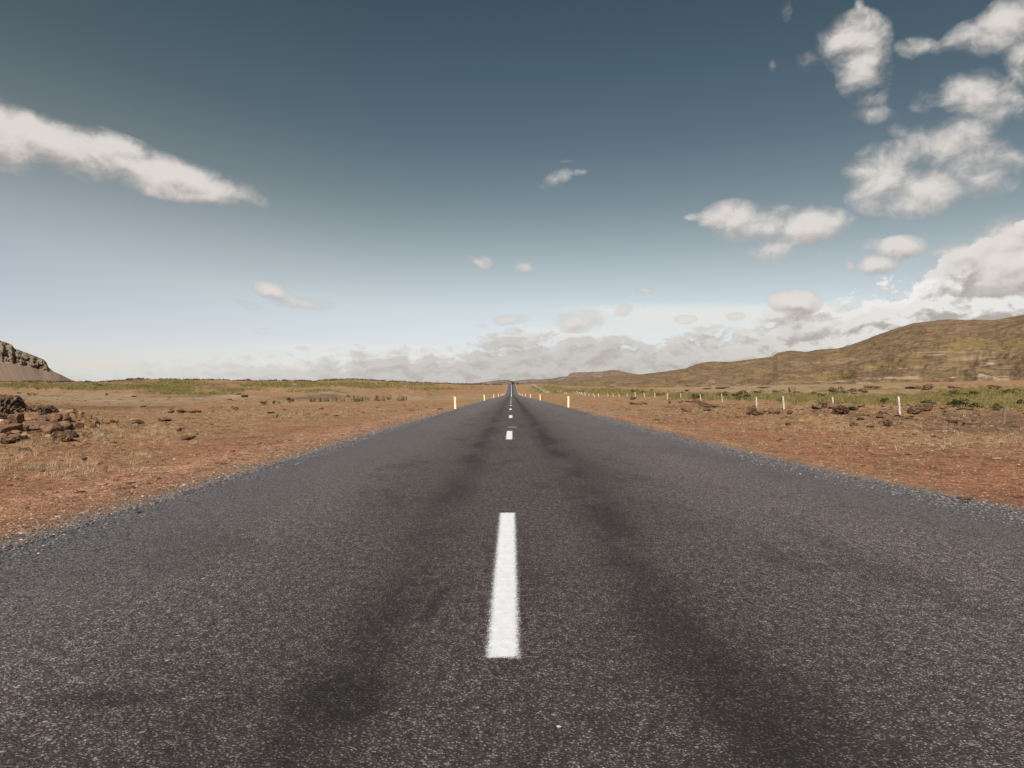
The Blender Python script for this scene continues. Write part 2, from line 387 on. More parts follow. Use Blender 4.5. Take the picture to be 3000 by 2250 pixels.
cc = t.mix(t.m('MULTIPLY', t.ss(n4, .54, .66), .55), cc, t.mix(1.0, cc, (1.6, 1.7, 1.75), 'MULTIPLY'))
cc = t.mix(t.m('MULTIPLY', t.ss(n5, .48, .40), .5), cc, t.mix(1.0, cc, (.50, .46, .42), 'MULTIPLY'))
# clods, litter and small stones
cc = t.mix(t.m('MULTIPLY', t.ss(n3, .50, .68), .35), cc, (.42, .28, .19))
cc = t.mix(t.m('MULTIPLY', t.ss(n2, .52, .36), .55), cc, (.05, .028, .016))
vs = t.voro(P, 42, out='Color'); vd = t.voro(P, 42)
peb = t.m('MULTIPLY', t.ss(t.xyz(vs)[0], .80, .86), t.ss(vd, .42, .30))
cc = t.mix(t.m('MULTIPLY', peb, .5), cc, t.mix(t.xyz(vs)[1], (.18, .10, .07), (.58, .44, .34)))
# broken grey chippings where the road edge crumbles into the soil
vg = t.voro(P, 60, out='Color'); vgd = t.voro(P, 60)
gr = t.mix(t.xyz(vg)[0], (.11, .10, .10), (.27, .25, .25))
ed = t.m('ADD', t.attr('out'), t.m('MULTIPLY', t.m('SUBTRACT', t.noise(P, 5, 5, .7), .5), 1.1))
cc = t.mix(t.m('MULTIPLY', t.ss(ed, .75, -.05), t.ss(vgd, .62, .45)), cc, gr)
t.put(b.inputs['Base Color'], cc)
hh = t.m('ADD', t.m('MULTIPLY', n2, 3.0), t.m('ADD', t.m('MULTIPLY', n3, .9), t.m('MULTIPLY', vd, -.5)))
bump(t, b, hh, .9, .035)
worn = np.exp(-((-3.3 - gx - 1.35 - .2 * jit) / .55) ** 2) * (gy > 0) * sst(90 - gy, 0, 50) + .8 * np.exp(-((gx - edge_r(gy) - .9 - .2 * jit) / .4) ** 2) * sst(gy, 14, 22) * sst(80 - gy, 0, 40)
ground = mesh('ground', np.stack([gx, gy, gz], 1), grid_faces(len(ring), len(azs), True)[:, ::-1], M_ground,
              {'green': green, 'tan': tan_, 'pale': pale, 'rust': rust, 'dark': dark, 'out': outd, 'worn': worn})
tag(ground, kind='structure')

# ------------------------------------------------------------------ road
M_road, t, b = mat('worn chip seal asphalt')
P = pos(t); X, Y, Z = t.xyz(P)
v1 = t.voro(P, 104, out='Color'); v1d = t.voro(P, 104)
v2 = t.voro(P, 200, out='Color')
c1 = t.xyz(v1)
fine = t.noise(P, 260, 3, .7)
big = t.noise(t.v('MULTIPLY', P, (1, .35, 1)), 1.1, 6, .62)
mid = t.noise(t.v('MULTIPLY', P, (1, .6, 1)), 7, 5, .65)
grit = t.noise(t.v('MULTIPLY', P, (1, .55, 1)), 26, 6, .8)
base = t.mix(fine, (.012, .0105, .010), (.105, .092, .088))
chipc = t.mix(c1[1], (.075, .066, .065), (.28, .245, .235))
chips = t.m('MULTIPLY', t.ss(t.m('ADD', c1[0], t.m('MULTIPLY', t.m('SUBTRACT', grit, .5), 1.2)), .50, .66), t.ss(v1d, .52, .36))
cc = t.mix(t.m('MULTIPLY', chips, .9), base, chipc)
v3 = t.voro(P, 46, out='Color'); v3d = t.voro(P, 46)
cc = t.mix(t.m('MULTIPLY', t.m('MULTIPLY', t.ss(t.xyz(v3)[0], .90, .93), t.ss(v3d, .40, .30)), .85), cc, t.mix(t.xyz(v3)[1], (.15, .13, .12), (.36, .31, .28)))
cc = t.mix(t.m('MULTIPLY', t.ss(t.xyz(v2)[0], .90, .94), .8), cc, (.38, .345, .325))
cc = t.mix(t.ss(grit, .30, .70), t.mix(1.0, cc, (.48, .46, .46), 'MULTIPLY'), t.mix(1.0, cc, (1.85, 1.79, 1.81), 'MULTIPLY'))
outer = t.ss(t.m('ABSOLUTE', t.m('SUBTRACT', X, .1)), .7, 2.3)
cc = t.mix(1.0, cc, t.mix(outer, (.86, .82, .82), (1.42, 1.37, 1.41)), 'MULTIPLY')
Xr = X
X = t.m('ADD', X, t.m('MULTIPLY', t.m('SUBTRACT', t.noise(t.v('MULTIPLY', P, (.35, 1, 1)), .6, 3, .5), .5), .26))
def track(x0, wd):
    q = t.m('DIVIDE', t.m('SUBTRACT', X, x0), wd)
    return t.m('POWER', 2.718, t.m('MULTIPLY', t.m('MULTIPLY', q, q), -1))
wheel = t.m('MAXIMUM', t.m('MAXIMUM', t.m('MULTIPLY', track(-.56, .27), .82), track(.74, .29)), t.m('MULTIPLY', t.m('MAXIMUM', track(-2.15, .3), track(2.2, .3)), .4))
wheel = t.m('MULTIPLY', wheel, t.ss(big, .28, .56))
worn = t.m('MULTIPLY', t.ss(t.m('ADD', t.m('MULTIPLY', big, .7), t.m('MULTIPLY', mid, .3)), .48, .60), .45)
def stain(sx_, sy_, rx_, ry2, wgt):
    a_ = t.m('DIVIDE', t.m('SUBTRACT', X, sx_), rx_); b_ = t.m('DIVIDE', t.m('SUBTRACT', Y, sy_), ry2)
    q = t.m('ADD', t.m('ADD', t.m('MULTIPLY', a_, a_), t.m('MULTIPLY', b_, b_)), t.m('MULTIPLY', t.m('SUBTRACT', mid, .5), 3.0))
    return t.m('MULTIPLY', t.ss(q, 1.5, -.2), wgt)
spots = None
for st_ in ((-.56, 2.27, .22, .30, 1.0), (-1.32, 2.26, .26, .09, .7), (-.36, 3.3, .05, .4, .75), (.70, 3.1, .20, 1.5, .7), (.86, 2.2, .26, .5, .7), (-.5, 7.5, .22, 2.6, .5), (.95, 9.5, .3, 4, .5), (1.3, 5.2, .35, .3, .35), (-1.7, 4.4, .4, .35, .35)):
    v_ = stain(*st_); spots = v_ if spots is None else t.m('MAXIMUM', spots, v_)
dk = t.m('MAXIMUM', t.m('MAXIMUM', t.m('MULTIPLY', wheel, .80), worn), spots)
dk = t.m('MULTIPLY', t.ss(t.m('ADD', dk, t.m('ADD', t.m('MULTIPLY', t.m('SUBTRACT', mid, .5), .8), t.m('MULTIPLY', t.m('SUBTRACT', grit, .5), .9))), .05, .98), .92)
cc = t.mix(dk, cc, t.mix(1.0, cc, (.27, .25, .26), 'MULTIPLY'))
cc = t.mix(t.m('MULTIPLY', t.ss(mid, .5, .7), .35), cc, t.mix(1.0, cc, (1.55, 1.5, 1.5), 'MULTIPLY'))
# loose blue grey chippings towards both edges
ed = t.m('ADD', t.attr('out'), t.m('MULTIPLY', t.m('SUBTRACT', t.noise(t.v('MULTIPLY', P, (1, .4, 1)), 2.2, 6, .7), .5), 1.6))
vg = t.voro(P, 58, out='Color'); vgd = t.voro(P, 58)
lc = t.mix(t.xyz(vg)[0], (.11, .105, .112), (.265, .254, .265))
lc = t.mix(t.ss(vgd, .45, .72), lc, (.035, .033, .035))
e1 = t.ss(ed, -1.7, -.1)
cc = t.mix(t.m('MULTIPLY', e1, .85), cc, lc)
t.put(b.inputs['Base Color'], cc)
b.inputs['Roughness'].default_value = .72
b.inputs['Specular IOR Level'].default_value = .35
hh = t.m('ADD', t.m('MULTIPLY', v1d, -1.0), t.m('ADD', t.m('MULTIPLY', fine, .9), t.m('MULTIPLY', t.m('MULTIPLY', vgd, e1), -1.4)))
bump(t, b, hh, 1.0, .011)
ry = np.concatenate([np.linspace(-60, -1, 60), np.linspace(-.9, 1.2, 60), np.exp(np.linspace(math.log(1.22), math.log(690), 1500))])
cs = np.array([0, .004, .02, .06, .12, .2, .35, .5, .65, .8, .88, .94, .98, .996, 1.0])
L = EDGE_L + .035 * fbm(ry / .5, ry * 0 + 3.3, 5, 81) + .05 * fbm(ry / 4, ry * 0, 3, 82)
Rr = edge_r(ry) + .04 * fbm(ry / .5, ry * 0 + 9.3, 5, 83) + .06 * fbm(ry / 4, ry * 0 + 5, 3, 84)
rx = L[:, None] + (Rr - L)[:, None] * cs[None, :]
rz = np.repeat(zroad(ry)[:, None], len(cs), 1)
rz[:, 0] -= .07; rz[:, -1] -= .07; rz[:, 1] -= .015; rz[:, -2] -= .015
rY = np.repeat(ry[:, None], len(cs), 1)
outd = np.maximum(EDGE_L - rx, rx - edge_r(rY))
road = mesh('road', np.stack([rx, rY, rz], -1).reshape(-1, 3), grid_faces(len(ry), len(cs)), M_road, {'out': outd.ravel()})
tag(road, kind='structure')

# painted centre line: each dash is a part of the road
M_paint, t, b = mat('sprayed white road paint')
P = pos(t)
e = t.attr('edge')
sp = t.noise(P, 240, 4, .75); sp2 = t.noise(P, 45, 4, .7)
al = t.m('ADD', t.m('MULTIPLY', e, 36), t.m('ADD', t.m('MULTIPLY', t.m('SUBTRACT', sp, .5), 5.0), t.m('MULTIPLY', t.m('SUBTRACT', sp2, .5), 1.6)))
al = t.ss(al, .0, .25)
hole = t.m('MULTIPLY', t.ss(t.noise(P, 95, 4, .7), .655, .69), .8)
al = t.m('MULTIPLY', al, t.m('SUBTRACT', 1, hole))
t.put(b.inputs['Base Color'], t.mix(t.ss(t.noise(P, 18, 5, .6), .35, .7), (.72, .73, .77), (.82, .83, .87)))
t.put(b.inputs['Alpha'], al)
b.inputs['Roughness'].default_value = .6
bump(t, b, t.noise(P, 150, 4, .7), .8, .006)
def paint(name, x0, w_, y0, y1, dz=.004, my=.03, mx=.03):
    n = max(4, int((y1 - y0) / max(.05, y0 * .01)))
    ys = np.concatenate([[y0 - my, y0, y0 + my], np.linspace(y0 + my, y1 - my, n)[1:-1], [y1 - my, y1, y1 + my]])
    xs = x0 + np.array([-w_ / 2 - mx, -w_ / 2, -w_ / 2 + mx, w_ / 2 - mx, w_ / 2, w_ / 2 + mx])
    xx, yv = np.meshgrid(xs, ys)
    e_ = np.minimum(np.minimum(xx - (x0 - w_ / 2), x0 + w_ / 2 - xx), np.minimum(yv - y0, y1 - yv))
    z = zroad(yv) + dz + np.clip(yv, 0, 600) * 2e-5
    return mesh(name, np.stack([xx, yv, z], -1).reshape(-1, 3), grid_faces(len(ys), len(xs)), M_paint, {'edge': e_.ravel()}, parent=road)
for k in range(16):
    y0 = 2.60 + 11.95 * k
    paint('centre_line_dash', -.032 + .02 * random.uniform(-1, 1) * (k > 0), .125 if k == 0 else .14, y0, y0 + 3.12)
s = paint('centre_line', -.0, .28, 196, 655); s['label'] = 'unbroken white centre line climbing to the crest'
s = paint('cross_mark', .02, .26, 19.5, 19.66, .006, .02, .03); s['label'] = 'thin white mark across the road beyond the second dash'  # thin white stripe laid across the lane

# ------------------------------------------------------------------ hills
def attr_noise(x, y, s): return fbm(x, y, 6, s)
def hill(name, prof, rb, rt, mat_, noise_amp, seed, zb=-25, ncol=700, nrow=170, curve=1.25, back=1.5, ribs=0.0, extra=None):
    prof = np.array(prof, float)
    pxs = np.linspace(prof[0, 0], prof[-1, 0], ncol)
    az = np.arctan((pxs - CX) / F)
    T = (HY - np.interp(pxs, prof[:, 0], prof[:, 1])) / F * np.cos(az)
    tt = np.concatenate([np.linspace(0, 1, nrow), 1 + np.linspace(.02, 1, 40) ** 1.3])
    rbv = np.interp(pxs, [q[0] for q in rb], [q[1] for q in rb]); rtv = np.interp(pxs, [q[0] for q in rt], [q[1] for q in rt])
    r = rbv[None, :] + (rtv - rbv)[None, :] * tt[:, None]
    ztop = (CAMH + T * rtv)[None, :]
    a2 = np.repeat(az[None, :], len(tt), 0)
    x, y = r * np.sin(a2), r * np.cos(a2)
    t1 = np.clip(tt, 0, 1)[:, None]
    # height along the slope: gentle foot, steeper middle, rounded brow
    prof_t = (1 - np.cos(np.clip(t1, 0, 1) ** curve * math.pi)) / 2
    sh = .45 * t1 + .55 * prof_t
    z = zb + (ztop - zb) * sh
    over = np.clip(tt - 1, 0, None)[:, None]
    z = z - over ** 1.5 * (ztop - zb) * 1.1
    S = noise_amp
    wx = x + S * .8 * fbm(x / (S * 9), y / (S * 9), 3, seed + 3)
    n = fbm(wx / (S * 7), y / (S * 7), 7, seed, .52)
    rd = 1 - np.abs(fbm(wx / (S * 5), y / (S * 9), 6, seed + 9, .5)) * 2
    env = np.sin(np.clip(t1, 0, 1) ** .8 * math.pi) ** 1.2
    hgt = np.clip((ztop - zb) / (np.max(ztop) - zb), .15, 1)
    z = z + env * hgt * S * (.55 * n + ribs * (rd - .5) + .16 * fbm(wx / (S * 1.6), y / (S * 2.6), 5, seed + 21, .6))
    z = z + .035 * S * fbm(pxs / 9, pxs * 0, 4, seed + 7)[None, :] * t1 ** 40
    at_ = {'t': np.repeat(t1, ncol, 1).ravel(), 'rel': (n).ravel()}
    o = mesh(name, np.stack([x, y, z], -1).reshape(-1, 3), grid_faces(len(tt), ncol), mat_, at_)
    tag(o, kind='structure')
    return o, (x, y, z)

def hill_mat(name, c_lo, c_hi, moss, sand, mosslo, sandw, sx=1.0):
    m, t, b = mat(name); P = pos(t)
    geo = t.node('ShaderNodeNewGeometry')
    q = t.v('MULTIPLY', P, (.0020 * sx, .0013 * sx, .0085 * sx))
    a = t.noise(q, 2.6, 9, .60, .8); a2 = t.noise(q, 9, 7, .65, .3); a3 = t.noise(q, 30, 6, .7)
    cc = t.mix(t.ss(a2, .3, .7), c_lo, c_hi)
    cc = t.mix(t.m('MULTIPLY', t.ss(a3, .47, .37), .6), cc, tuple(v * .45 for v in c_lo))  # dark rocky outcrops, their tone also replacing missing relief shade
    cc = t.mix(t.ss(a3, .52, .62), cc, t.mix(1.0, cc, (1.35, 1.3, 1.25), 'MULTIPLY'))
    mm = t.ss(t.m('ADD', t.m('MULTIPLY', a, .62), t.m('ADD', t.m('MULTIPLY', a2, .22), t.m('MULTIPLY', a3, .16))), mosslo, mosslo + .05)
    cc = t.mix(t.m('MULTIPLY', mm, .9), cc, t.mix(t.ss(a3, .35, .65), moss[0], moss[1]))
    q2 = t.v('MULTIPLY', P, (.0016 * sx, .0009 * sx, .019 * sx))
    s1 = t.noise(q2, 4.5, 6, .55, .8)
    tt_ = t.attr('t')
    sm = t.m('MULTIPLY', t.ss(s1, .585, .625), t.ss(tt_, sandw + .12, sandw - .08))
    cc = t.mix(t.m('MULTIPLY', sm, .85), cc, t.mix(a3, sand[0], sand[1]))
    a4 = t.noise(t.v('MULTIPLY', P, (.011 * sx, .05 * sx, .03 * sx)), 1.6, 7, .72, .6)
    cc = t.mix(t.m('MULTIPLY', t.ss(a4, .42, .34), .75), cc, t.mix(1.0, cc, (.38, .36, .36), 'MULTIPLY'))
    t.put(b.inputs['Base Color'], cc)
    bump(t, b, t.m('ADD', t.m('MULTIPLY', a2, 2), a3), .5, 8 / sx)
    return m
M_hill = hill_mat('mossy brown hillside', (.13, .086, .050), (.235, .158, .090), ((.165, .120, .047), (.235, .172, .072)), ((.33, .235, .165), (.44, .33, .25)), .525, .42)
M_far = hill_mat('haze paled ash hill', (.15, .11, .088), (.25, .19, .155), ((.2, .155, .10), (.24, .19, .12)), ((.42, .34, .29), (.55, .47, .42)), .60, .8, .6)  # ash colour, its paleness also standing in for distant haze
M_mesa = hill_mat('dark brown mesa', (.17, .11, .078), (.25, .17, .125), ((.13, .088, .06), (.18, .125, .085)), ((.36, .28, .23), (.45, .36, .3)), .62, .1, .6)
right_prof = [(1500,1122),(1600,1118),(1700,1112),(1780,1104),(1865,1098),(1917,1092),(1970,1085),(2009,1079),(2035,1069),(2055,1063),(2087,1059),(2140,1060),(2205,1052),(2264,1044),(2278,1034),(2317,1027),(2363,1031),(2396,1024),(2461,1020),(2520,1001),(2599,972),(2677,947),(2763,938),(2861,937),(2913,938),(3000,922),(3300,890),(3900,860),(4600,900)]
hill('hillside', right_prof, [(1500,1500),(2000,1000),(3000,680),(4600,680)], [(1500,3800),(2000,3000),(2520,2500),(3000,2000),(4600,2000)], M_hill, 40, 101, zb=-30, ncol=1300, nrow=260, ribs=.45)
hill('far_hill', [(900,1134),(1200,1129),(1330,1125),(1380,1122.5),(1402,1121),(1434,1117.5),(1456,1114.7),(1478,1112.3),(1488,1113.2),(1497,1115),(1515,1119),(1540,1122),(1600,1126),(1700,1130)],
     [(900,1300),(1700,1300)], [(900,2400),(1700,2400)], M_far, 14, 201, zb=-30, ncol=500, nrow=110)
hill('ash_slope', [(1440,1126),(1480,1119),(1521,1113.6),(1540,1112),(1559,1110.2),(1575,1112),(1615,1109),(1650,1104),(1690,1101),(1760,1099),(1850,1098),(1950,1100),(2100,1110),(2300,1125)],
     [(1440,1700),(2300,1700)], [(1440,5200),(2300,5200)], M_far, 40, 211, zb=-40, ncol=600, nrow=140, ribs=.4)
hill('mesa', [(1560,1114),(1640,1107),(1664,1101),(1670,1094),(1677,1092),(1707,1090),(1730,1089.5),(1766,1088),(1780,1085),(1796,1083),(1812,1085),(1838,1091),(1865,1096),(1950,1104),(2100,1112)],
     [(1560,5400),(2100,5400)], [(1560,6400),(2100,6400)], M_mesa, 40, 221, zb=-60, ncol=500, nrow=110, ribs=.5)
# far stretch of the road climbing the pale hill
def strip(name, pts, wd, mat_):
    V = []
    for (px, py, Y) in pts:
        x, z = (px - CX) / F * Y, CAMH + (HY - py) / F * Y
        V += [(x - wd / 2, Y, z), (x + wd / 2, Y, z), (x + wd / 2, Y + 2, z - 2.5), (x - wd / 2, Y + 2, z - 2.5)]
    Fc = []
    for i in range(len(pts) - 1):
        for j in range(4): a = i * 4; Fc.append((a + j, a + (j + 1) % 4, a + 4 + (j + 1) % 4, a + 4 + j))
    return mesh(name, V, Fc, mat_)
M_fr, t, b = mat('distant asphalt'); b.inputs['Base Color'].default_value = (.13, .11, .10, 1)
o = strip('far_road', [(1517,1123.5,1750),(1512,1121.5,1900),(1506,1119,2050),(1501,1117,2200),(1496.5,1115.2,2340)], 5, M_fr); tag(o, kind='structure')

# left mountain: scree fan under a basalt cliff
pxs = np.linspace(-900, 300, 1100)
topp = np.array([(-900,930),(-500,950),(-150,962),(0,997),(16,1002),(35,1010),(43,1021),(63,1027.5),(95,1040),(127,1052),(136,1061),(142,1076),(150,1083),(158,1089),(177,1097),(203,1110),(228,1120),(300,1136)], float)
foot = np.array([(-900,1040),(0,1060),(60,1069),(100,1078),(125,1086),(150,1090),(177,1097.5),(203,1110.5),(228,1120.5),(300,1136.5)], float)
az = np.arctan((pxs - CX) / F)
RBm, RFm = 1150.0, 1650.0
tv = HY - np.interp(pxs, topp[:, 0], topp[:, 1]); fv = HY - np.interp(pxs, foot[:, 0], foot[:, 1])
ribn = fbm(pxs / 26, pxs * 0, 5, 301, .6); saw = ((pxs / 31 + .5 * fbm(pxs / 40, pxs * 0, 3, 303)) % 1)
rows = []
for tt in np.linspace(0, 1, 60):                       # scree
    r = RBm + (RFm - RBm) * tt
    z = -30 + (CAMH + fv / F * np.cos(az) * RFm + 30) * (tt ** 1.25)
    strk = fbm(pxs / 8 + tt * 9, pxs * 0 + tt * 1.4, 5, 305)
    z = z + .25 * strk * math.sin(tt * 3.14)
    rows.append((np.full_like(pxs, r), z, np.zeros_like(pxs), strk))
dif = np.clip((tv - fv) / 30, 0, 1)
for tt in np.linspace(.02, 1, 60):                      # cliff
    bulge = (15 * fbm(pxs / 26, pxs * 0 + tt * 1.3, 5, 301, .6) + 3 * (saw ** 2) + 9 * fbm(pxs / 12, pxs * 0 + tt * 5, 5, 307)) * dif * (1 - .35 * tt)
    led = 1.5 * np.sin(tt * 22 + 2 * ribn)
    r = RFm + 60 * tt * (.25 + .75 * tt) + bulge * min(1, tt * 8) + led * dif
    zf, zt = CAMH + fv / F * np.cos(az) * RFm, CAMH + tv / F * np.cos(az) * (RFm + 60)
    rows.append((r, zf + (zt - zf) * tt, dif, dif * 0))
for tt in np.linspace(.05, 1, 20):                      # plateau behind
    zt = CAMH + tv / F * np.cos(az) * (RFm + 60)
    rows.append((RFm + 60 + 25 * dif + 700 * tt, zt - 140 * tt ** 2 * 1.0 - 5 * tt, dif * 0, dif * 0))
Rm = np.stack([q[0] for q in rows]); Zm = np.stack([q[1] for q in rows]); Cm = np.stack([q[2] for q in rows]); Km = np.stack([q[3] for q in rows])
A2 = np.repeat(az[None, :], len(rows), 0)
M_mt, t, b = mat('basalt cliff and scree'); P = pos(t)
a = t.noise(t.v('MULTIPLY', P, (.02, .02, .07)), 3, 8, .7); s_ = t.noise(t.v('MULTIPLY', P, (.11, .02, .03)), 1.2, 7, .7)
q = t.v('MULTIPLY', P, (1, 1, 1))
scree = t.mix(t.ss(t.attr('streak'), -.8, .8), (.20, .137, .10), (.25, .175, .13))
cl = t.mix(t.ss(a, .3, .7), (.15, .115, .082), (.26, .20, .145))
cc = t.mix(t.ss(t.attr('cliff'), .15, .4), scree, cl)
t.put(b.inputs['Base Color'], cc); bump(t, b, t.m('ADD', a, s_), .5, 3)
o = mesh('mountain', np.stack([Rm * np.sin(A2), Rm * np.cos(A2), Zm], -1).reshape(-1, 3), grid_faces(len(rows), len(pxs)), M_mt, {'cliff': Cm.ravel(), 'streak': Km.ravel()}); tag(o, kind='structure')

# ------------------------------------------------------------------ rock shapes
def ico(sub):
    import bmesh
    bm = bmesh.new(); bmesh.ops.create_icosphere(bm, subdivisions=sub, radius=1)
    V = np.array([v.co[:] for v in bm.verts]); Fc = np.array([[v.index for v in f.verts] for f in bm.faces]); bm.free()
    return V, Fc
def noise3(V, s, sc): return fbm(V[:, 0] * sc + V[:, 2] * 1.7 * sc, V[:, 1] * sc - V[:, 2] * 1.3 * sc, 4, s)
def rock(sub, seed, nplanes=9, rough=.06, crag=0.0):
    V, Fc = ico(sub); rg = np.random.default_rng(seed)
    d = V / np.linalg.norm(V, axis=1)[:, None]
    n = rg.normal(size=(nplanes, 3)); n /= np.linalg.norm(n, axis=1)[:, None]
    n = np.concatenate([n, [[0, 0, 1], [0, 0, -1]]]); off = rg.uniform(.55, .95, len(n)); off[-2] = rg.uniform(.5, .8)
    dp = d @ n.T
    rad = np.min(np.where(dp > .08, off / np.maximum(dp, .08), 3), axis=1); rad = np.minimum(rad, 1.35)
    rad = rad + rough * noise3(d, seed, 3.1) + crag * np.abs(noise3(d, seed + 5, 2.3)) * 1.3 + rough * .5 * noise3(d, seed + 2, 9)
    return d * rad[:, None], Fc
def rotm(n, rg, full=False):
    a = rg.uniform(0, 6.283, n); tx = rg.uniform(-3.1, 3.1, n) if full else rg.uniform(-.3, .3, n)
    ca, sa, ct, st = np.cos(a), np.sin(a), np.cos(tx), np.sin(tx)
    M = np.zeros((n, 3, 3)); M[:, 0, 0] = ca; M[:, 0, 1] = -sa * ct; M[:, 0, 2] = sa * st
    M[:, 1, 0] = sa; M[:, 1, 1] = ca * ct; M[:, 1, 2] = -ca * st; M[:, 2, 1] = st; M[:, 2, 2] = ct
    return M
def scatter(name, temps, pts, size, mat_, flat=.6, seed=1, full=False, smooth=False, tint=None):
    rg = np.random.default_rng(seed); n = len(pts); Vs, Fs, Ts = [], [], []; base = 0
    which = rg.integers(0, len(temps), n); M = rotm(n, rg, full); tn = rg.random(n) if tint is None else tint
    sc3 = size[:, None] * rg.uniform(.7, 1.3, (n, 3)); sc3[:, 2] *= flat
    for k, (tv_, tf) in enumerate(temps):
        idx = np.where(which == k)[0]
        if not len(idx): continue
        vv = np.einsum('nij,vj->nvi', M[idx], tv_) * sc3[idx][:, None, :] + pts[idx][:, None, :]
        nv = len(tv_)
        Fs.append((tf[None] + (np.arange(len(idx)) * nv)[:, None, None] + base).reshape(-1, tf.shape[1]))
        Vs.append(vv.reshape(-1, 3)); Ts.append(np.repeat(tn[idx], nv)); base += nv * len(idx)
    return mesh(name, np.concatenate(Vs), np.concatenate(Fs), mat_, {'tint': np.concatenate(Ts)}, smooth=smooth)
pebs = [rock(1, 400 + i, 6, .05) for i in range(6)]
def tint_mat(name, stops, rough=.9, nz=40):
    m, t, b = mat(name); P = pos(t)
    cc = t.ramp(t.attr('tint'), stops)
    cc = t.mix(t.m('MULTIPLY', t.noise(P, nz, 4, .6), .5), cc, t.mix(1.0, cc, (.45, .45, .45), 'MULTIPLY'))
    t.put(b.inputs['Base Color'], cc); b.inputs['Roughness'].default_value = rough
    return m
def gpts(n, xr, yr, mask=None, power=1.0, rg=rng):
    """random ground points, denser near the camera"""
    y = np.exp(rg.uniform(math.log(yr[0]), math.log(yr[1]), n)); x = xr[0](y) + (xr[1](y) - xr[0](y)) * rg.random(n) ** power
    k = np.ones(n, bool) if mask is None else mask(x, y)
    x, y = x[k], y[k]
    return np.stack([x, y, zground(x, y)], 1)
cst = lambda v: (lambda y: np.full_like(y, v))
M_gray = tint_mat('grey road chippings', [(0, (.06, .057, .06)), (.6, (.15, .143, .152)), (.95, (.25, .238, .25)), (1, (.42, .40, .38))])
M_peb = tint_mat('rusty pebbles', [(0, (.13, .065, .038)), (.6, (.31, .16, .092)), (.93, (.45, .28, .18)), (1, (.55, .42, .34))])
M_pale = tint_mat('pale roadside pebbles', [(0, (.11, .075, .055)), (.55, (.22, .15, .11)), (.85, (.36, .28, .225)), (1, (.62, .55, .47))])
# chippings at the crumbling edges
p = gpts(16000, (cst(-3.75), cst(-2.95)), (3.8, 26)); p = p[np.abs(p[:, 0] + 3.32 + rng.normal(0, .16, len(p))) < .28]
inr_ = p[:, 0] > EDGE_L; p[inr_, 2] = zroad(p[inr_, 1])
q = gpts(34000, (lambda y: edge_r(y) - .75, lambda y: edge_r(y) + .5), (4.2, 30)); q = q[rng.random(len(q)) < np.exp(-((q[:, 0] - edge_r(q[:, 1]) + .12) / .33) ** 2)]
inr_ = q[:, 0] < edge_r(q[:, 1]); q[inr_, 2] = zroad(q[inr_, 1])
p = np.concatenate([p, q]); sz = .0045 + .007 * rng.random(len(p)) ** 2 + p[:, 1] * .00022
o = scatter('road_chippings', pebs, p, sz, M_gray, .7, 11, True); tag(o, kind='stuff')
# pale pebbles on the left verge
p = gpts(7000, (cst(-4.8), cst(-3.25)), (4, 45), None, .55)
sz = .005 + .012 * rng.random(len(p)) ** 3 + p[:, 1] * .0003
o = scatter('verge_pebbles', pebs, p, sz, M_pale, .6, 12, True); tag(o, kind='stuff')
# stones and clods over the bare soil
pl = gpts(20000, (lambda y: -4.3 - y * .75, cst(-3.5)), (5, 60), None, .8)
pr = gpts(24000, (lambda y: edge_r(y) + .15, lambda y: 5 + y * .75), (5.5, 60))
p = np.concatenate([pl, pr]); sz = (.0055 + .012 * rng.random(len(p)) ** 4 + p[:, 1] * .00085 * rng.random(len(p)))
o = scatter('soil_stones', pebs, p, sz, M_peb, .6, 13, True); tag(o, kind='stuff')

M_clod = tint_mat('soil clods', [(0, (.09, .055, .034)), (.5, (.21, .125, .072)), (1, (.36, .225, .135))], nz=9)
crag = [rock(2, 900 + i, 7, .14, .15) for i in range(6)]
CL = [(2400,1212,600,14,900),(2700,1235,350,26,600),(2050,1196,300,12,380),(2500,1190,400,8,300),(400,1235,380,26,350),(800,1205,500,16,350),(200,1300,220,40,200),(2600,1290,420,50,350),(450,1175,500,7,200),(650,1133,300,12,300),(2700,1150,350,12,160),(300,1400,320,50,300),(700,1300,250,25,200),(2850,1340,250,50,360),(2500,1290,250,30,260),(2000,1225,150,12,160)]
cp = []
for (cx, cy, rx, ry_, n_) in CL:
    for _ in range(n_ // 12):
        u = rng.normal(cx, rx * .5); q0 = rng.normal(cy, ry_ * .5)
        if q0 < 1152: continue
        x0, y0, z0 = at(u, q0)
        if y0 > 500 or EDGE_L - .6 < x0 < 4.8: continue
        for _ in range(12):
            a_ = rng.uniform(0, 6.28); r_ = abs(rng.normal()) * y0 * .035
            cp.append((x0 + math.cos(a_) * r_ * 1.3, y0 + math.sin(a_) * r_ * 2.5))
cp = np.array(cp); cp = cp[(cp[:, 0] < EDGE_L - .7) | (cp[:, 0] > 4.9)]
cp = np.stack([cp[:, 0], cp[:, 1], zground(cp[:, 0], cp[:, 1])], 1)
hp_ = np.stack([rng.normal(-11.1, .85, 420), rng.normal(15.0, 1.1, 420)], 1)
hz_ = zground(hp_[:, 0], hp_[:, 1]); kk_ = hz_ > .02
o = scatter('rubble', crag + [rock(2, 950 + i, 8, .05) for i in range(5)], np.stack([hp_[kk_, 0], hp_[kk_, 1], hz_[kk_]], 1), .03 + .09 * rng.random(kk_.sum()) ** 2, M_clod, .75, 17, True); tag(o, kind='stuff')
o = scatter('soil_clods', crag, cp, (.012 + cp[:, 1] * .0012) * (.5 + 1.6 * rng.random(len(cp)) ** 3), M_clod, .55, 15, False); tag(o, kind='stuff')

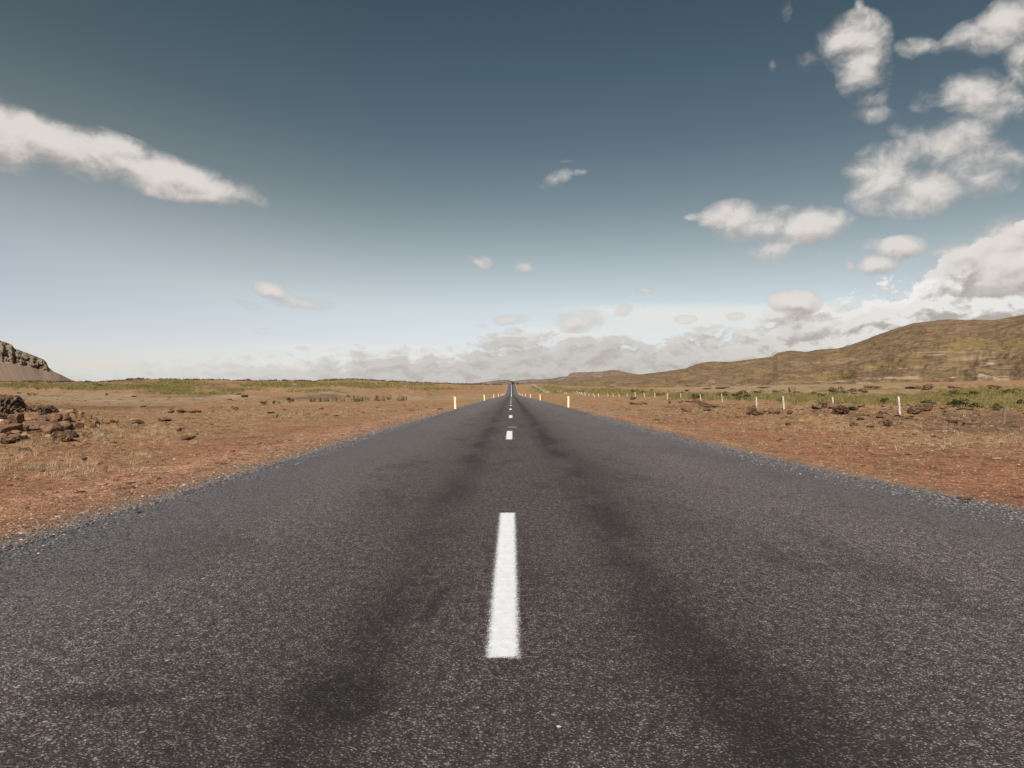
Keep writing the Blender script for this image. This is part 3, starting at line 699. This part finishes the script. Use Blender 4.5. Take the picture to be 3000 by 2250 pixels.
M_rock, t, b = mat('rusty lava rock')
P = t.node('ShaderNodeTexCoord').outputs['Object']; G = pos(t)
a = t.noise(G, 7, 8, .65); a2 = t.noise(G, 38, 6, .65); li = t.noise(G, 14, 4, .6)
cc = t.mix(t.ss(a, .3, .7), (.17, .10, .062), (.36, .21, .13))
cc = t.mix(t.m('MULTIPLY', t.ss(a2, .55, .4), .6), cc, (.035, .022, .016))
cc = t.mix(t.m('MULTIPLY', t.ss(li, .64, .72), .6), cc, (.33, .24, .17))
t.put(b.inputs['Base Color'], cc); bump(t, b, t.m('ADD', a2, a), .9, .05)
M_lump, t, b = mat('crusty dark lava'); G = pos(t)
a = t.noise(G, 6, 9, .7); a2 = t.voro(G, 11)
cc = t.mix(t.ss(a, .35, .65), (.09, .057, .038), (.27, .17, .105))
t.put(b.inputs['Base Color'], cc); bump(t, b, t.m('ADD', t.m('MULTIPLY', a2, -1.2), t.m('MULTIPLY', a, 2)), 1.0, .09)
M_palest, t, b = mat('pale stone'); b.inputs['Base Color'].default_value = (.55, .43, .36, 1)
rocks = [rock(4, 500 + i, 9 + i % 4, .045) for i in range(8)]
lumps = [rock(4, 600 + i, 7, .16, .22) for i in range(5)]
def mesh_data(name, tm, mat_, smooth):
    o = mesh(name, tm[0], tm[1], mat_, smooth=smooth); me = o.data; bpy.data.objects.remove(o); return me
def sharpen(me):
    me.set_sharp_from_angle(angle=R(28)) if hasattr(me, 'set_sharp_from_angle') else None
    return me
rock_me = [sharpen(mesh_data('lava_rock', r_, M_rock, True)) for r_ in rocks]
lump_me = [sharpen(mesh_data('lava_rock', r_, M_lump, True)) for r_ in lumps]
pale_me = mesh_data('pale_stone', rocks[0], M_palest, True)
def place_rock(px, py, wpx, hpx, label, group, lump=False, Y=None, pale=False, depth=.9, sink=.12):
    """rock whose silhouette covers wpx by hpx pixels about (px, py) of the photograph"""
    if Y is None: x, Yv, z = at(px, py + hpx * .42)
    else: Yv = Y
    x = (px - CX) / F * Yv; sx = wpx / F * Yv / 2; sz_ = hpx / F * Yv / 2
    z = CAMH + (HY - py) / F * Yv if Y is not None else zground(x, Yv) + sz_ * (1 - 2 * sink)
    me = pale_me if pale else random.choice(lump_me if lump else rock_me)
    o = bpy.data.objects.new('pale_stone' if pale else 'lava_rock', me); col.objects.link(o)
    k = max(np.ptp([v.co[0] for v in me.vertices]), .1) / 2
    o.location = (x, Yv, float(z)); o.rotation_euler = (random.uniform(-.12, .12), random.uniform(-.12, .12), random.uniform(-.6, .6))
    o.scale = (sx / k, max(sx, sz_) * depth / k, sz_ / k * 1.1)
    tag(o, label, 'rock', group); return o

# heap at the left edge: centre x, y, width, height in photo pixels, depth
S = .3165
heap = [ # zoomed coordinates (x, y, w, h), rough?
 (40,745,250,190,1,'crusty dark lava lump crowning the rock heap at the left edge'),
 (150,720,120,130,1,'crusty lava knob on the right shoulder of the heap top'),
 (-60,800,260,220,1,'dark lava mass cut by the left edge of the photo'),
 (100,800,240,130,1,'dark lava block just under the crown of the left heap'),
 (350,790,180,110,1,'dark crag in the middle back of the left rock heap'),
 (455,800,150,110,1,'dark crag left of the upright block at the back of the heap'),
 (600,860,120,120,0,'upright brown block standing at the right back of the heap'),
 (140,880,150,120,0,'squat brown rock in the left half of the heap face'),
 (262,840,110,80,0,'small brown rock wedged under the dark crag of the heap'),
 (345,850,110,60,0,'flat brown rock between two slabs in the heap middle'),
 (420,865,120,60,0,'flat topped brown rock above the big front slab'),
 (520,870,130,75,0,'pale topped brown rock beside the upright block'),
 (315,935,210,100,0,'wide brown slab lying across the front of the heap'),
 (490,965,210,150,0,'biggest angular block at the front of the left heap'),
 (415,900,100,60,0,'small dark rock tucked above the biggest angular block'),
 (605,925,120,90,0,'brown rock right of the biggest angular block'),
 (695,940,120,110,0,'rightmost angular rock of the left heap'),
 (590,1045,160,100,1,'crumbly dark rubble lump lowest at the right front of the heap'),
 (650,1010,110,70,1,'crumbly lava lump under the rightmost angular rock'),
 (200,960,140,60,0,'low rock half buried at the left front of the heap'),
 (60,960,190,80,0,'low broad rock at the foot of the heap by the left edge'),
 (140,1065,190,80,1,'low crusty lava lump on the soil in front of the left heap'),
 (50,1090,120,50,1,'small crusty lump in front of the heap close to the left edge'),
 (230,1160,90,40,1,'small dark lump among dry grass below the left heap'),
]
for (X_, Y_, w_, h_, lp, lb) in heap:
    px, py = X_ * S, 950 + Y_ * S
    Yd = at(px, py + h_ * S * .30)[1]
    if Yd > 16: Yd = 15.7
    place_rock(px, py, w_ * S * 1.2, h_ * S * 1.22, lb, 'rocks of the heap at the left edge', bool(lp), Y=float(Yd), depth=.85)
o = place_rock(18 * S, 950 + 890 * S, 12, 14, 'small pale rounded stone in the heap at the left edge', 'rocks of the heap at the left edge', Y=13.6, pale=True)

Z5 = lambda X_, Y_: (1600 + X_ * S, 1000 + Y_ * S)
Z6 = lambda X_, Y_: (2300 + X_ * S, 1000 + Y_ * S)
Z1 = lambda X_, Y_: (X_ * S, 950 + Y_ * S)
Z2 = lambda X_, Y_: (500 + X_ * S, 1000 + Y_ * S)
ords = ['leftmost', 'second', 'third', 'fourth', 'fifth', 'sixth', 'seventh', 'eighth', 'ninth', 'tenth', 'eleventh', 'twelfth', 'thirteenth', 'fourteenth', 'fifteenth']
def nth(i):
    return f"{i}{'th' if 10 <= i % 100 <= 20 else {1: 'st', 2: 'nd', 3: 'rd'}.get(i % 10, 'th')}"
def cluster(items, zf, what, group, lump=.4):
    items = sorted(items)
    for i, (X_, Y_, w_, h_) in enumerate(items):
        od = ords[i] + (' from the left' if i else '')
        px, py = zf(X_, Y_)
        lb = f'lava rock, {od} {what}' if len(items) > 1 else f'brown lava rock {what}'
        place_rock(px, py, w_ * S * 1.15, h_ * S * 1.2, lb, group, random.random() < lump)
cluster([(790,572,40,28),(830,575,50,26),(870,570,40,30),(915,572,40,26)], Z5, 'in the low row behind the right verge', 'rocks in the low row on the right')
cluster([(1300,610,100,75),(1145,562,24,38),(1240,555,50,30),(1330,545,90,36),(1395,560,90,40),(1480,585,90,50),(1440,575,50,30),(1500,628,70,30),(1560,600,50,30)], Z5, 'in the rubble ridge before the fence', 'rocks of the rubble ridge by the fence')
cluster([(1900,640,90,80),(1960,662,120,34),(2040,635,60,50),(2095,640,70,60),(2140,665,50,30)], Z5, 'in the dark outcrop under the short fence post', 'rocks of the dark outcrop')
cluster([(290,602,110,75),(355,585,80,75),(410,575,70,55),(450,602,110,60),(520,632,130,75),(585,605,100,60),(640,615,80,50),(690,600,80,26)], Z6, 'in the boulder heap around a fence post', 'boulders around the fence post')
cluster([(1180,630,80,60),(1230,615,80,60),(1305,605,120,72),(1200,655,80,30)], Z6, 'in the boulder group right of the tallest white post', 'boulders right of the tallest white post')
cluster([(945,752,75,62),(890,655,40,28),(800,788,70,30),(638,770,60,36),(1045,700,50,22),(1168,692,50,22),(1475,612,56,34),(1570,742,80,40),(1665,758,40,30),(1705,768,40,26),(28,766,50,34),(45,655,50,30),(880,700,60,30),(1380,880,50,22),(700,720,60,26)], Z6, 'scattered near the fence at the right', 'scattered rocks on the right', .6)
cluster([(60,445,70,50),(110,470,60,24),(750,412,50,14),(1235,428,46,28),(1335,415,80,60),(1400,465,70,34),(1300,440,60,26),(1545,422,60,34),(1600,420,70,36),(1090,490,100,20),(1160,430,80,20),(640,480,50,20)], Z6, 'on the plain beyond the green strip', 'rocks out on the right plain')
cluster([(1270,900,110,46),(1235,912,50,30)], Z1, 'of the dark pair in the left field', 'dark pair of rocks in the left field')
cluster([(1048,900,46,34),(1520,880,100,36),(1665,970,48,34),(1755,1050,120,40),(1590,808,60,24),(1680,805,90,30),(1805,808,110,26),(785,1242,50,30),(405,1315,44,24),(400,1355,60,20),(1330,760,50,12),(1590,978,26,20)], Z1, 'scattered over the left field', 'scattered rocks in the left field', .6)
cluster([(540,537,50,14),(680,505,60,26),(610,485,60,20)], Z2, 'on the pale sandy bank at the left', 'rocks on the pale bank')
cluster([(1150,366,30,22)], Z2, 'standing alone on the skyline left of the road', 'skyline rock')
cluster([(1400,622,50,16),(1780,655,36,16),(970,692,46,22),(920,662,60,18),(1530,686,50,14)], Z2, 'lying low in the dry field left of the road', 'low rocks in the dry field')
for (px, py, wd, hp, lb, pale) in [(407,1502,20,8,'dark clod lying on the grey edge of the road at the left',0),(2825,1464,46,12,'dark lump in the grey chippings at the right road edge',0),
                             (2344,1390,8,6,'small white stone on the right road edge',1),(113,1623,9,6,'small white stone on the left road edge',1),(1637,2132,15,9,'white chip near the bottom of the road, right of centre',1)]:
    Yv = F * CAMH / (py - HY)
    o = place_rock(px, py, wd, hp, lb, 'loose stones on the road', True, Y=Yv, pale=bool(pale)); o.location[2] = .003 + o.scale[2] * .3

# ------------------------------------------------------------------ roadside marker posts
M_yel, t, b = mat('yellow plastic marker'); P = pos(t)
t.put(b.inputs['Base Color'], t.mix(t.noise(P, 9, 4, .6), (.88, .70, .38), (.95, .80, .52))); b.inputs['Roughness'].default_value = .5
M_whi, t, b = mat('weathered white wood'); P = pos(t)
t.put(b.inputs['Base Color'], t.mix(t.ss(t.noise(t.v('MULTIPLY', P, (9, 9, 1.5)), 4, 5, .7), .38, .62), (.38, .33, .29), (.74, .69, .65)))
M_gwood, t, b = mat('grey weathered wood'); P = pos(t)
t.put(b.inputs['Base Color'], t.mix(t.noise(t.v('MULTIPLY', P, (14, 14, 2)), 3, 5, .7), (.10, .07, .05), (.26, .19, .14)))
def post_mesh(name, w_, d_, h_, slant, mat_, ch=.15):
    a, c_ = w_ / 2, d_ / 2; e_ = min(w_, d_) * ch
    ring_ = [(-a + e_, -c_), (a - e_, -c_), (a, -c_ + e_), (a, c_ - e_), (a - e_, c_), (-a + e_, c_), (-a, c_ - e_), (-a, -c_ + e_)]
    V = []
    for zz in (-.15, h_ * .33, h_ * .66, h_):
        for (x, y) in ring_:
            V.append((x, y, zz - (slant * (x + a) / w_ if zz == h_ else 0)))
    V.append((0, 0, -.15)); V.append((0, 0, h_ - slant / 2))
    Fc = []
    for i in range(3):
        for j in range(8): Fc.append((i * 8 + j, i * 8 + (j + 1) % 8, (i + 1) * 8 + (j + 1) % 8, (i + 1) * 8 + j))
    tri = []
    for j in range(8): tri.append((32, (j + 1) % 8, j)); tri.append((33, 24 + j, 24 + (j + 1) % 8))
    me = bpy.data.meshes.new(name); me.from_pydata(V, [], Fc + tri); me.update(); me.materials.append(mat_)
    return me
mk = post_mesh('marker_post', .122, .05, .76, .05, M_yel)
ny = [42.3, 88, 135, 184, 231, 277, 325, 372, 420, 468, 516, 565, 612]
ordm = ['nearest', 'second', 'third', 'fourth', 'fifth', 'sixth', 'seventh', 'eighth']
for side, off in (('left', 0), ('right', 4.4)):
    for i, y0 in enumerate(ny):
        y0 = y0 + off * (1 if i == 0 else 1.0)
        x0 = -3.42 if side == 'left' else 3.84
        o = bpy.data.objects.new('marker_post', mk); col.objects.link(o)
        o.location = (x0, y0, float(zroad(y0)) - .02); o.rotation_euler = (random.uniform(-.02, .02), random.uniform(-.045, .01), random.uniform(-.15, .15))
        if i < 8: lb = f'{ordm[i]} yellow marker post along the {side} edge of the road'
        else: lb = f'tiny pale marker post on the far climb, {["first","second","third","fourth","last"][i-8]} up the {side} edge'
        tag(o, lb, 'marker post', f'yellow marker posts along the {side} road edge')

# ------------------------------------------------------------------ fence posts on the right
fp = [ # base x, base y, top x, top y in the zoomed right hand views
 (Z5,113,470,110,456),(Z5,128,468,126,455),(Z5,139,474,137,454),(Z5,172,486,169,472),(Z5,187,488,184,466),
 (Z5,291,487,284,458),(Z5,327,492,303,472),(Z5,341,497,320,471),(Z5,361,503,355,470),(Z5,399,501,394,488),(Z5,449,513,433,484),(Z5,485,513,483,480),(Z5,573,512,571,480),
 (Z5,626,516,616,483),(Z5,683,513,667,486),(Z5,755,512,747,485),(Z5,829,525,821,470),(Z5,914,522,903,475),(Z5,1007,518,1003,475),(Z5,1121,541,1123,478),(Z5,1248,525,1246,480),
 (Z5,1430,551,1427,487),(Z5,1630,566,1622,480),(Z5,1949,609,1946,517),(Z5,2202,631,2195,507),(Z6,444,600,438,520),(Z6,1063,686,1051,522),(Z6,2022,762,2052,602)]
n = len(fp)
ords2 = ['rightmost', 'second', 'third', 'fourth', 'fifth', 'sixth', 'seventh', 'eighth', 'ninth', 'tenth', 'eleventh', 'twelfth', 'thirteenth', 'fourteenth', 'fifteenth', 'sixteenth', 'seventeenth', 'eighteenth', 'nineteenth', 'twentieth', 'twenty first', 'twenty second', 'twenty third', 'twenty fourth', 'twenty fifth', 'twenty sixth', 'twenty seventh', 'twenty eighth']
for i, (zf, bx_, by_, tx_, ty_) in enumerate(fp):
    k = n - 1 - i
    bx2, by2 = zf(bx_, by_); tx2, ty2 = zf(tx_, ty_)
    x0, y0, z0 = at(bx2, by2)
    if zf is Z6 and bx_ == 444: z0 += .05
    dxp, hp = (tx2 - bx2) / F * y0, (by2 - ty2) / F * y0
    ln = math.hypot(dxp, hp)
    last = (k == 0)
    wd = (.072 if not last else .10) if y0 < 60 else .072 + (y0 - 60) * .0006
    me = post_mesh('fence_post', wd, wd, max(ln, .3), .015, M_gwood if last else M_whi, .25)
    o = bpy.data.objects.new('fence_post', me); col.objects.link(o)
    o.location = (x0, y0, z0); o.rotation_euler = (random.uniform(-.05, .05), math.atan2(dxp, hp), random.uniform(-.4, .4))
    lean = abs(dxp) > .25 * hp
    if last: lb = 'bare grey brown wooden fence post leaning right at the right edge of the photo'
    else: lb = f'{"slanting" if lean else "upright"} whitish fence post, {ords2[k] if k else ""} from the right in the row beyond the verge'
    tag(o, lb, 'fence post', 'fence posts beyond the right verge')

# ------------------------------------------------------------------ plants
def blades(name, pts, hgt, wd, mat_, nb=7, spread=.5, seed=3, lean=.5):
    rg = np.random.default_rng(seed); n = len(pts) * nb
    base = np.repeat(pts, nb, 0); hh = np.repeat(hgt, nb) * rg.uniform(.5, 1.1, n); ww = np.repeat(wd, nb)
    ang = rg.uniform(0, 6.283, n); rad = np.repeat(hgt, nb) * spread * np.sqrt(rg.random(n))
    base = base + np.stack([np.cos(ang) * rad, np.sin(ang) * rad, -.01 * np.ones(n)], 1)
    la = rg.uniform(0, 6.283, n); lv = hh * rg.uniform(0, lean, n)
    tip = base + np.stack([np.cos(la) * lv, np.sin(la) * lv, hh], 1)
    fa = rg.uniform(-1.0, 1.0, n); sd_ = np.stack([np.cos(fa), np.sin(fa), 0 * fa], 1) * ww[:, None] / 2
    V = np.stack([base - sd_, base + sd_, tip], 1).reshape(-1, 3); Fc = np.arange(n * 3).reshape(-1, 3)
    tn = np.repeat(np.clip(np.repeat(rg.random(len(pts)), nb) * .6 + rg.random(n) * .4, 0, 1), 3)
    o = mesh(name, V, Fc, mat_, {'tint': tn}, smooth=False); tag(o, kind='stuff'); return o
M_dry = tint_mat('dry bleached grass', [(0, (.20, .13, .075)), (.5, (.40, .29, .18)), (1, (.66, .54, .36))], nz=3)
M_grn = tint_mat('green grass', [(0, (.07, .078, .024)), (.35, (.13, .128, .04)), (.65, (.25, .195, .075)), (1, (.42, .29, .14))], nz=1)
def from_pix(n, items, seed, rmax=500):
    """points of the ground inside photo patches (cx, cy, rx, ry)"""
    rg = np.random.default_rng(seed); out = []
    Ys = np.exp(np.linspace(math.log(3), math.log(700), 500))
    wts = np.array([i[2] * i[3] for i in items], float); wts /= wts.sum()
    for (cx, cy, rx, ry, *_), wt in zip(items, wts):
        m_ = max(3, int(n * wt)); m2 = max(2, int(m_ ** .5) + 1)
        for u in rg.normal(cx, rx * .55, min(m_, 70)):
            g = zground((u - CX) / F * Ys, Ys); py = HY - F * (g - CAMH) / Ys
            vis = np.minimum.accumulate(py)
            for q in rg.normal(cy, ry * .55, max(1, m_ // min(m_, 70))):
                i = int(np.argmax(vis <= q))
                if vis[i] <= q and i > 0:
                    Y = Ys[i] * (1 + rg.normal() * .004); x = (u - CX) / F * Y; out.append((x, Y, float(zground(x, Y))))
    return np.array(out)
# dry tufts on the left field and sparse ones on the right
dl = from_pix(520, [(430,1255,90,16),(530,1268,70,10),(320,1320,40,8),(420,1332,50,8),(90,1300,60,16),(470,1295,120,14),(750,1225,160,14),(620,1210,200,14),(300,1275,160,24),(900,1215,160,12),(60,1330,60,14)], 21)
blades('dry_grass', dl, .05 + .07 * rng.random(len(dl)), .004 + dl[:, 1] * .00022, M_dry, 14, .9, 22, .8)
dr = from_pix(2200, [(1830,1185,130,12),(2200,1205,260,16),(2420,1222,90,8),(2500,1200,300,16),(2800,1225,260,20),(2650,1260,330,28),(2000,1215,160,14),(2300,1250,300,26),(1850,1172,200,8),(900,1190,300,10),(500,1200,300,12),(2450,1150,400,8),(1150,1180,160,8),(2900,1290,160,26),(2700,1300,200,20),(200,1370,200,30)], 23)
blades('dry_grass', dr, .04 + .06 * rng.random(len(dr)), .004 + dr[:, 1] * .00022, M_dry, 9, .9, 24, .8)
# green strips
G1 = [(2150,1164,150,8),(2300,1163,110,7),(2480,1172,190,9),(2680,1170,110,9),(2900,1155,150,15),(2850,1186,60,8),(2970,1188,60,9),(2020,1160,80,6),(2560,1176,120,8)]
gg = from_pix(5200, G1, 31)
blades('green_grass', gg, (.16 + .26 * rng.random(len(gg))) * np.clip(gg[:, 1] / 60, .7, 2), .012 + gg[:, 1] * .0005, M_grn, 11, .9, 32, .7)
G2 = [(1715,1145,160,7),(1600,1137,40,6),(1830,1151,110,7),(1950,1158,80,5),(60,1131,180,4),(290,1138,120,5),(500,1140,75,14),(520,1120,60,8),(600,1154,100,4),(690,1143,70,5),(1005,1113,70,3),(910,1146,70,4),(1120,1134,90,4),(1290,1140,80,3),(1240,1127,50,3)]
G2 += [(200,1134,240,5),(420,1134,130,6),(820,1130,200,5),(1010,1127,150,5)]
gg = from_pix(6500, G2, 33)
blades('green_grass', gg, (.18 + .22 * rng.random(len(gg))) * np.clip(gg[:, 1] / 120, .8, 2), .03 + gg[:, 1] * .0005, M_grn, 7, 1.3, 34, .6)
# low scrub that roughens the skyline of the lava field
sp_ = []
for px in rng.uniform(-50, 1470, 900):
    Ys = np.exp(np.linspace(math.log(40), math.log(650), 400)); u = (px - CX) / F
    py = HY - F * (zground(u * Ys, Ys) - CAMH) / Ys; i = int(np.argmin(py)); i = max(0, i - int(rng.integers(0, 3)))
    sp_.append((u * Ys[i], Ys[i], float(zground(u * Ys[i], Ys[i]))))
sp_ = np.array(sp_)
M_scr = tint_mat('dark scrub', [(0, (.035, .032, .014)), (.5, (.075, .055, .028)), (1, (.14, .09, .05))], nz=1)
blades('scrub', sp_, (.12 + .55 * rng.random(len(sp_)) ** 2) * np.clip(sp_[:, 1] / 220, .7, 2), .05 + sp_[:, 1] * .0008, M_scr, 10, 1.4, 36, .8)

M_bush = tint_mat('bush leaves', [(0, (.028, .034, .012)), (.5, (.075, .080, .026)), (1, (.15, .135, .045))], nz=1)
def bush_me(seed, n=420, lupin=False):
    rg = np.random.default_rng(seed); d = rg.normal(size=(n, 3)); d /= np.linalg.norm(d, axis=1)[:, None]; d[:, 2] = np.abs(d[:, 2])
    nb = 9; cen = rg.uniform(-.6, .6, (nb, 3)); cen[:, 2] = rg.uniform(.1, .75, nb); cr = rg.uniform(.22, .42, nb)
    k = rg.integers(0, nb, n); p_ = cen[k] + d * (cr[k] * rg.uniform(.6, 1.05, n))[:, None]
    if lupin: cen = rg.uniform(-.85, .85, (nb, 3)); k = rg.integers(0, nb, n); p_ = np.stack([cen[k, 0] + rg.normal(0, .07, n), cen[k, 1] + rg.normal(0, .07, n), rg.random(n) * (.4 + .6 * np.abs(np.sin(k * 2.1)))], 1)
    p_[:, 2] = np.clip(p_[:, 2], .01, 2)
    a = rg.normal(size=(n, 3)); a /= np.linalg.norm(a, axis=1)[:, None]; b_ = np.cross(a, rg.normal(size=(n, 3))); b_ /= np.linalg.norm(b_, axis=1)[:, None]
    s_ = rg.uniform(.05, .11, n)[:, None]
    V = np.stack([p_ - a * s_, p_ + b_ * s_ * .5, p_ + a * s_, p_ - b_ * s_ * .5], 1).reshape(-1, 3)
    tn = np.repeat(np.clip(np.repeat(0, n) + rg.random(n) * .5 + rg.random(nb)[k] * .5, 0, 1), 4)
    return V, np.arange(n * 4).reshape(-1, 4), tn
M_stem, t, b = mat('woody stems'); b.inputs['Base Color'].default_value = (.06, .04, .025, 1)
def stems_me(seed):
    rg = np.random.default_rng(seed); V, Fc = [], []
    for i in range(9):
        a = rg.uniform(0, 6.28); e_ = np.array([math.cos(a) * .5, math.sin(a) * .5, rg.uniform(.35, .7)]); b0_ = len(V)
        for f_, rd_ in ((0, .022), (1, .008)):
            for j in range(4): V.append((e_[0] * f_ + rd_ * math.cos(j * 1.57), e_[1] * f_ + rd_ * math.sin(j * 1.57), e_[2] * f_ - .03 * (1 - f_)))
        for j in range(4): Fc.append((b0_ + j, b0_ + (j + 1) % 4, b0_ + 4 + (j + 1) % 4, b0_ + 4 + j))
    return V, Fc
def mk_data(name, V, Fc, m_, tn=None):
    o = mesh(name, V, Fc, m_, {'tint': tn} if tn is not None else None, smooth=False); me = o.data; bpy.data.objects.remove(o); return me
bushes = [mk_data('foliage', *bush_me(700 + i)[:2], M_bush, bush_me(700 + i)[2]) for i in range(4)]
lups = [mk_data('foliage', *bush_me(720 + i, 260, True)[:2], M_bush, bush_me(720 + i, 260, True)[2]) for i in range(3)]
stm = [mk_data('stems', *stems_me(740 + i), M_stem) for i in range(3)]
def bush(px, pyb, wpx, hpx, label, group, lup=False):
    x0, y0, z0 = at(px, pyb)
    e_ = bpy.data.objects.new('bush', None); col.objects.link(e_); e_.location = (x0, y0, z0 - .02); e_.rotation_euler = (0, 0, random.uniform(0, 6))
    e_.empty_display_size = .1
    for nm, me in (('foliage', random.choice(lups if lup else bushes)), ('stems', random.choice(stm))):
        o = bpy.data.objects.new(nm, me); col.objects.link(o); o.parent = e_
        o.scale = (wpx / F * y0 / 2 / .85, wpx / F * y0 / 2 / .85, hpx / F * y0 / (1.0 if not lup else .95))
    tag(e_, label, 'bush', group)
lb_l = [(855,587,90,34),(955,584,44,38),(1003,577,20,14),(1100,570,76,50),(1320,560,64,42),(1400,560,56,38),(1447,556,46,28),(1530,550,66,28),(1600,555,42,24),(1705,560,66,56),(1767,556,56,40),(1820,540,40,22),(1935,552,100,44),(2020,543,48,46),(2130,550,60,52),(2172,548,44,40),(1650,520,60,20),(600,637,60,30)]
for i, (X_, Y_, w_, h_) in enumerate(sorted(lb_l)):
    px, py = Z2(X_, Y_); bush(px, py, w_ * S * 1.1, h_ * S * 1.15, f'small dark green bush, {nth(i+1)} from the left in the row before the hummocks' if i else 'small dull bush farthest left and nearest in the dry field left of the road', 'small bushes left of the road', i > 4)
for j, (X_, Y_, w_, h_) in enumerate([(275,660,46,24),(330,660,40,18),(985,660,36,22),(180,645,40,14),(345,605,40,16),(930,575,60,18),(880,567,60,20),(1240,675,50,14)]):
    px, py = Z1(X_, Y_); bush(px, py, w_ * S * 1.1, h_ * S * 1.2, ['dark bush, left one of a close pair on the tan flat behind the heap','dark bush, right one of a close pair on the tan flat behind the heap','round dark bush alone on the pale flat at the left','low green bush left of the close pair on the tan flat','low green bush at the front of the far green strip at the left','wide green bush under the brown hummock at the left','green bush just left of the widest one under the brown hummock','flat green bush at the front corner of the big green slope'][j], 'bushes on the tan flat at the left')
rb = [(Z6,265,500,70,30),(Z6,320,520,90,40),(Z6,460,500,110,66),(Z6,540,490,80,30),(Z6,620,478,90,34),(Z6,720,482,90,36),(Z6,830,440,170,26),(Z6,910,580,110,60),(Z6,1310,600,140,56),(Z6,1640,635,240,100),(Z6,1560,615,110,80),(Z6,1970,645,90,60),(Z6,1585,500,110,46),
      (Z6,1480,520,80,34),(Z6,1940,450,120,36),(Z6,2080,500,130,50),(Z6,2180,600,100,60),(Z6,1740,510,150,50),(Z5,815,480,60,30),(Z5,885,485,50,22),(Z5,975,458,40,16),(Z5,1300,468,70,22),(Z5,1375,540,120,56),(Z5,1800,540,170,70),(Z5,2140,485,100,30),(Z5,1960,490,120,30),(Z5,1480,445,120,14),(Z5,1620,440,160,16),(Z5,2000,435,180,14),(Z5,1250,490,50,20),(Z5,1640,520,120,46),(Z5,1050,510,70,26),(Z5,800,545,60,34)]
rb2 = sorted([(*zf(a_, b_), c_ * S, d_ * S) for (zf, a_, b_, c_, d_) in rb])
for i, (px, py, w_, h_) in enumerate(rb2):
    size = 'large' if w_ > 40 else ('wide low' if w_ > 3 * h_ else 'small')
    where = 'before the green strip' if py > 1180 else ('in the green strip' if py > 1155 else 'far out on the plain')
    bush(px, py, w_ * 1.1, h_ * 1.15, f'{size} bush {where}, {nth(len(rb2)-i)} bush from the right', 'green bushes on the right')

# gravel track that climbs the bank right of the crest
pts = [(1612,1152),(1600,1149),(1588,1143),(1577,1136),(1568,1131),(1560,1127)]
V = []; prev = None
for (px, py) in pts:
    x0, y0, z0 = at(px, py)
    if prev is not None and y0 < prev: y0 = prev + 8
    prev = y0
    V += [(x0 - .9, y0, float(zground(x0 - .9, y0)) + .15), (x0 + .9, y0, float(zground(x0 + .9, y0)) + .15)]
M_trk, t, b = mat('track gravel'); b.inputs['Base Color'].default_value = (.36, .31, .26, 1)
o = mesh('path', V, [(2 * i, 2 * i + 1, 2 * i + 3, 2 * i + 2) for i in range(len(pts) - 1)], M_trk); tag(o, kind='structure')
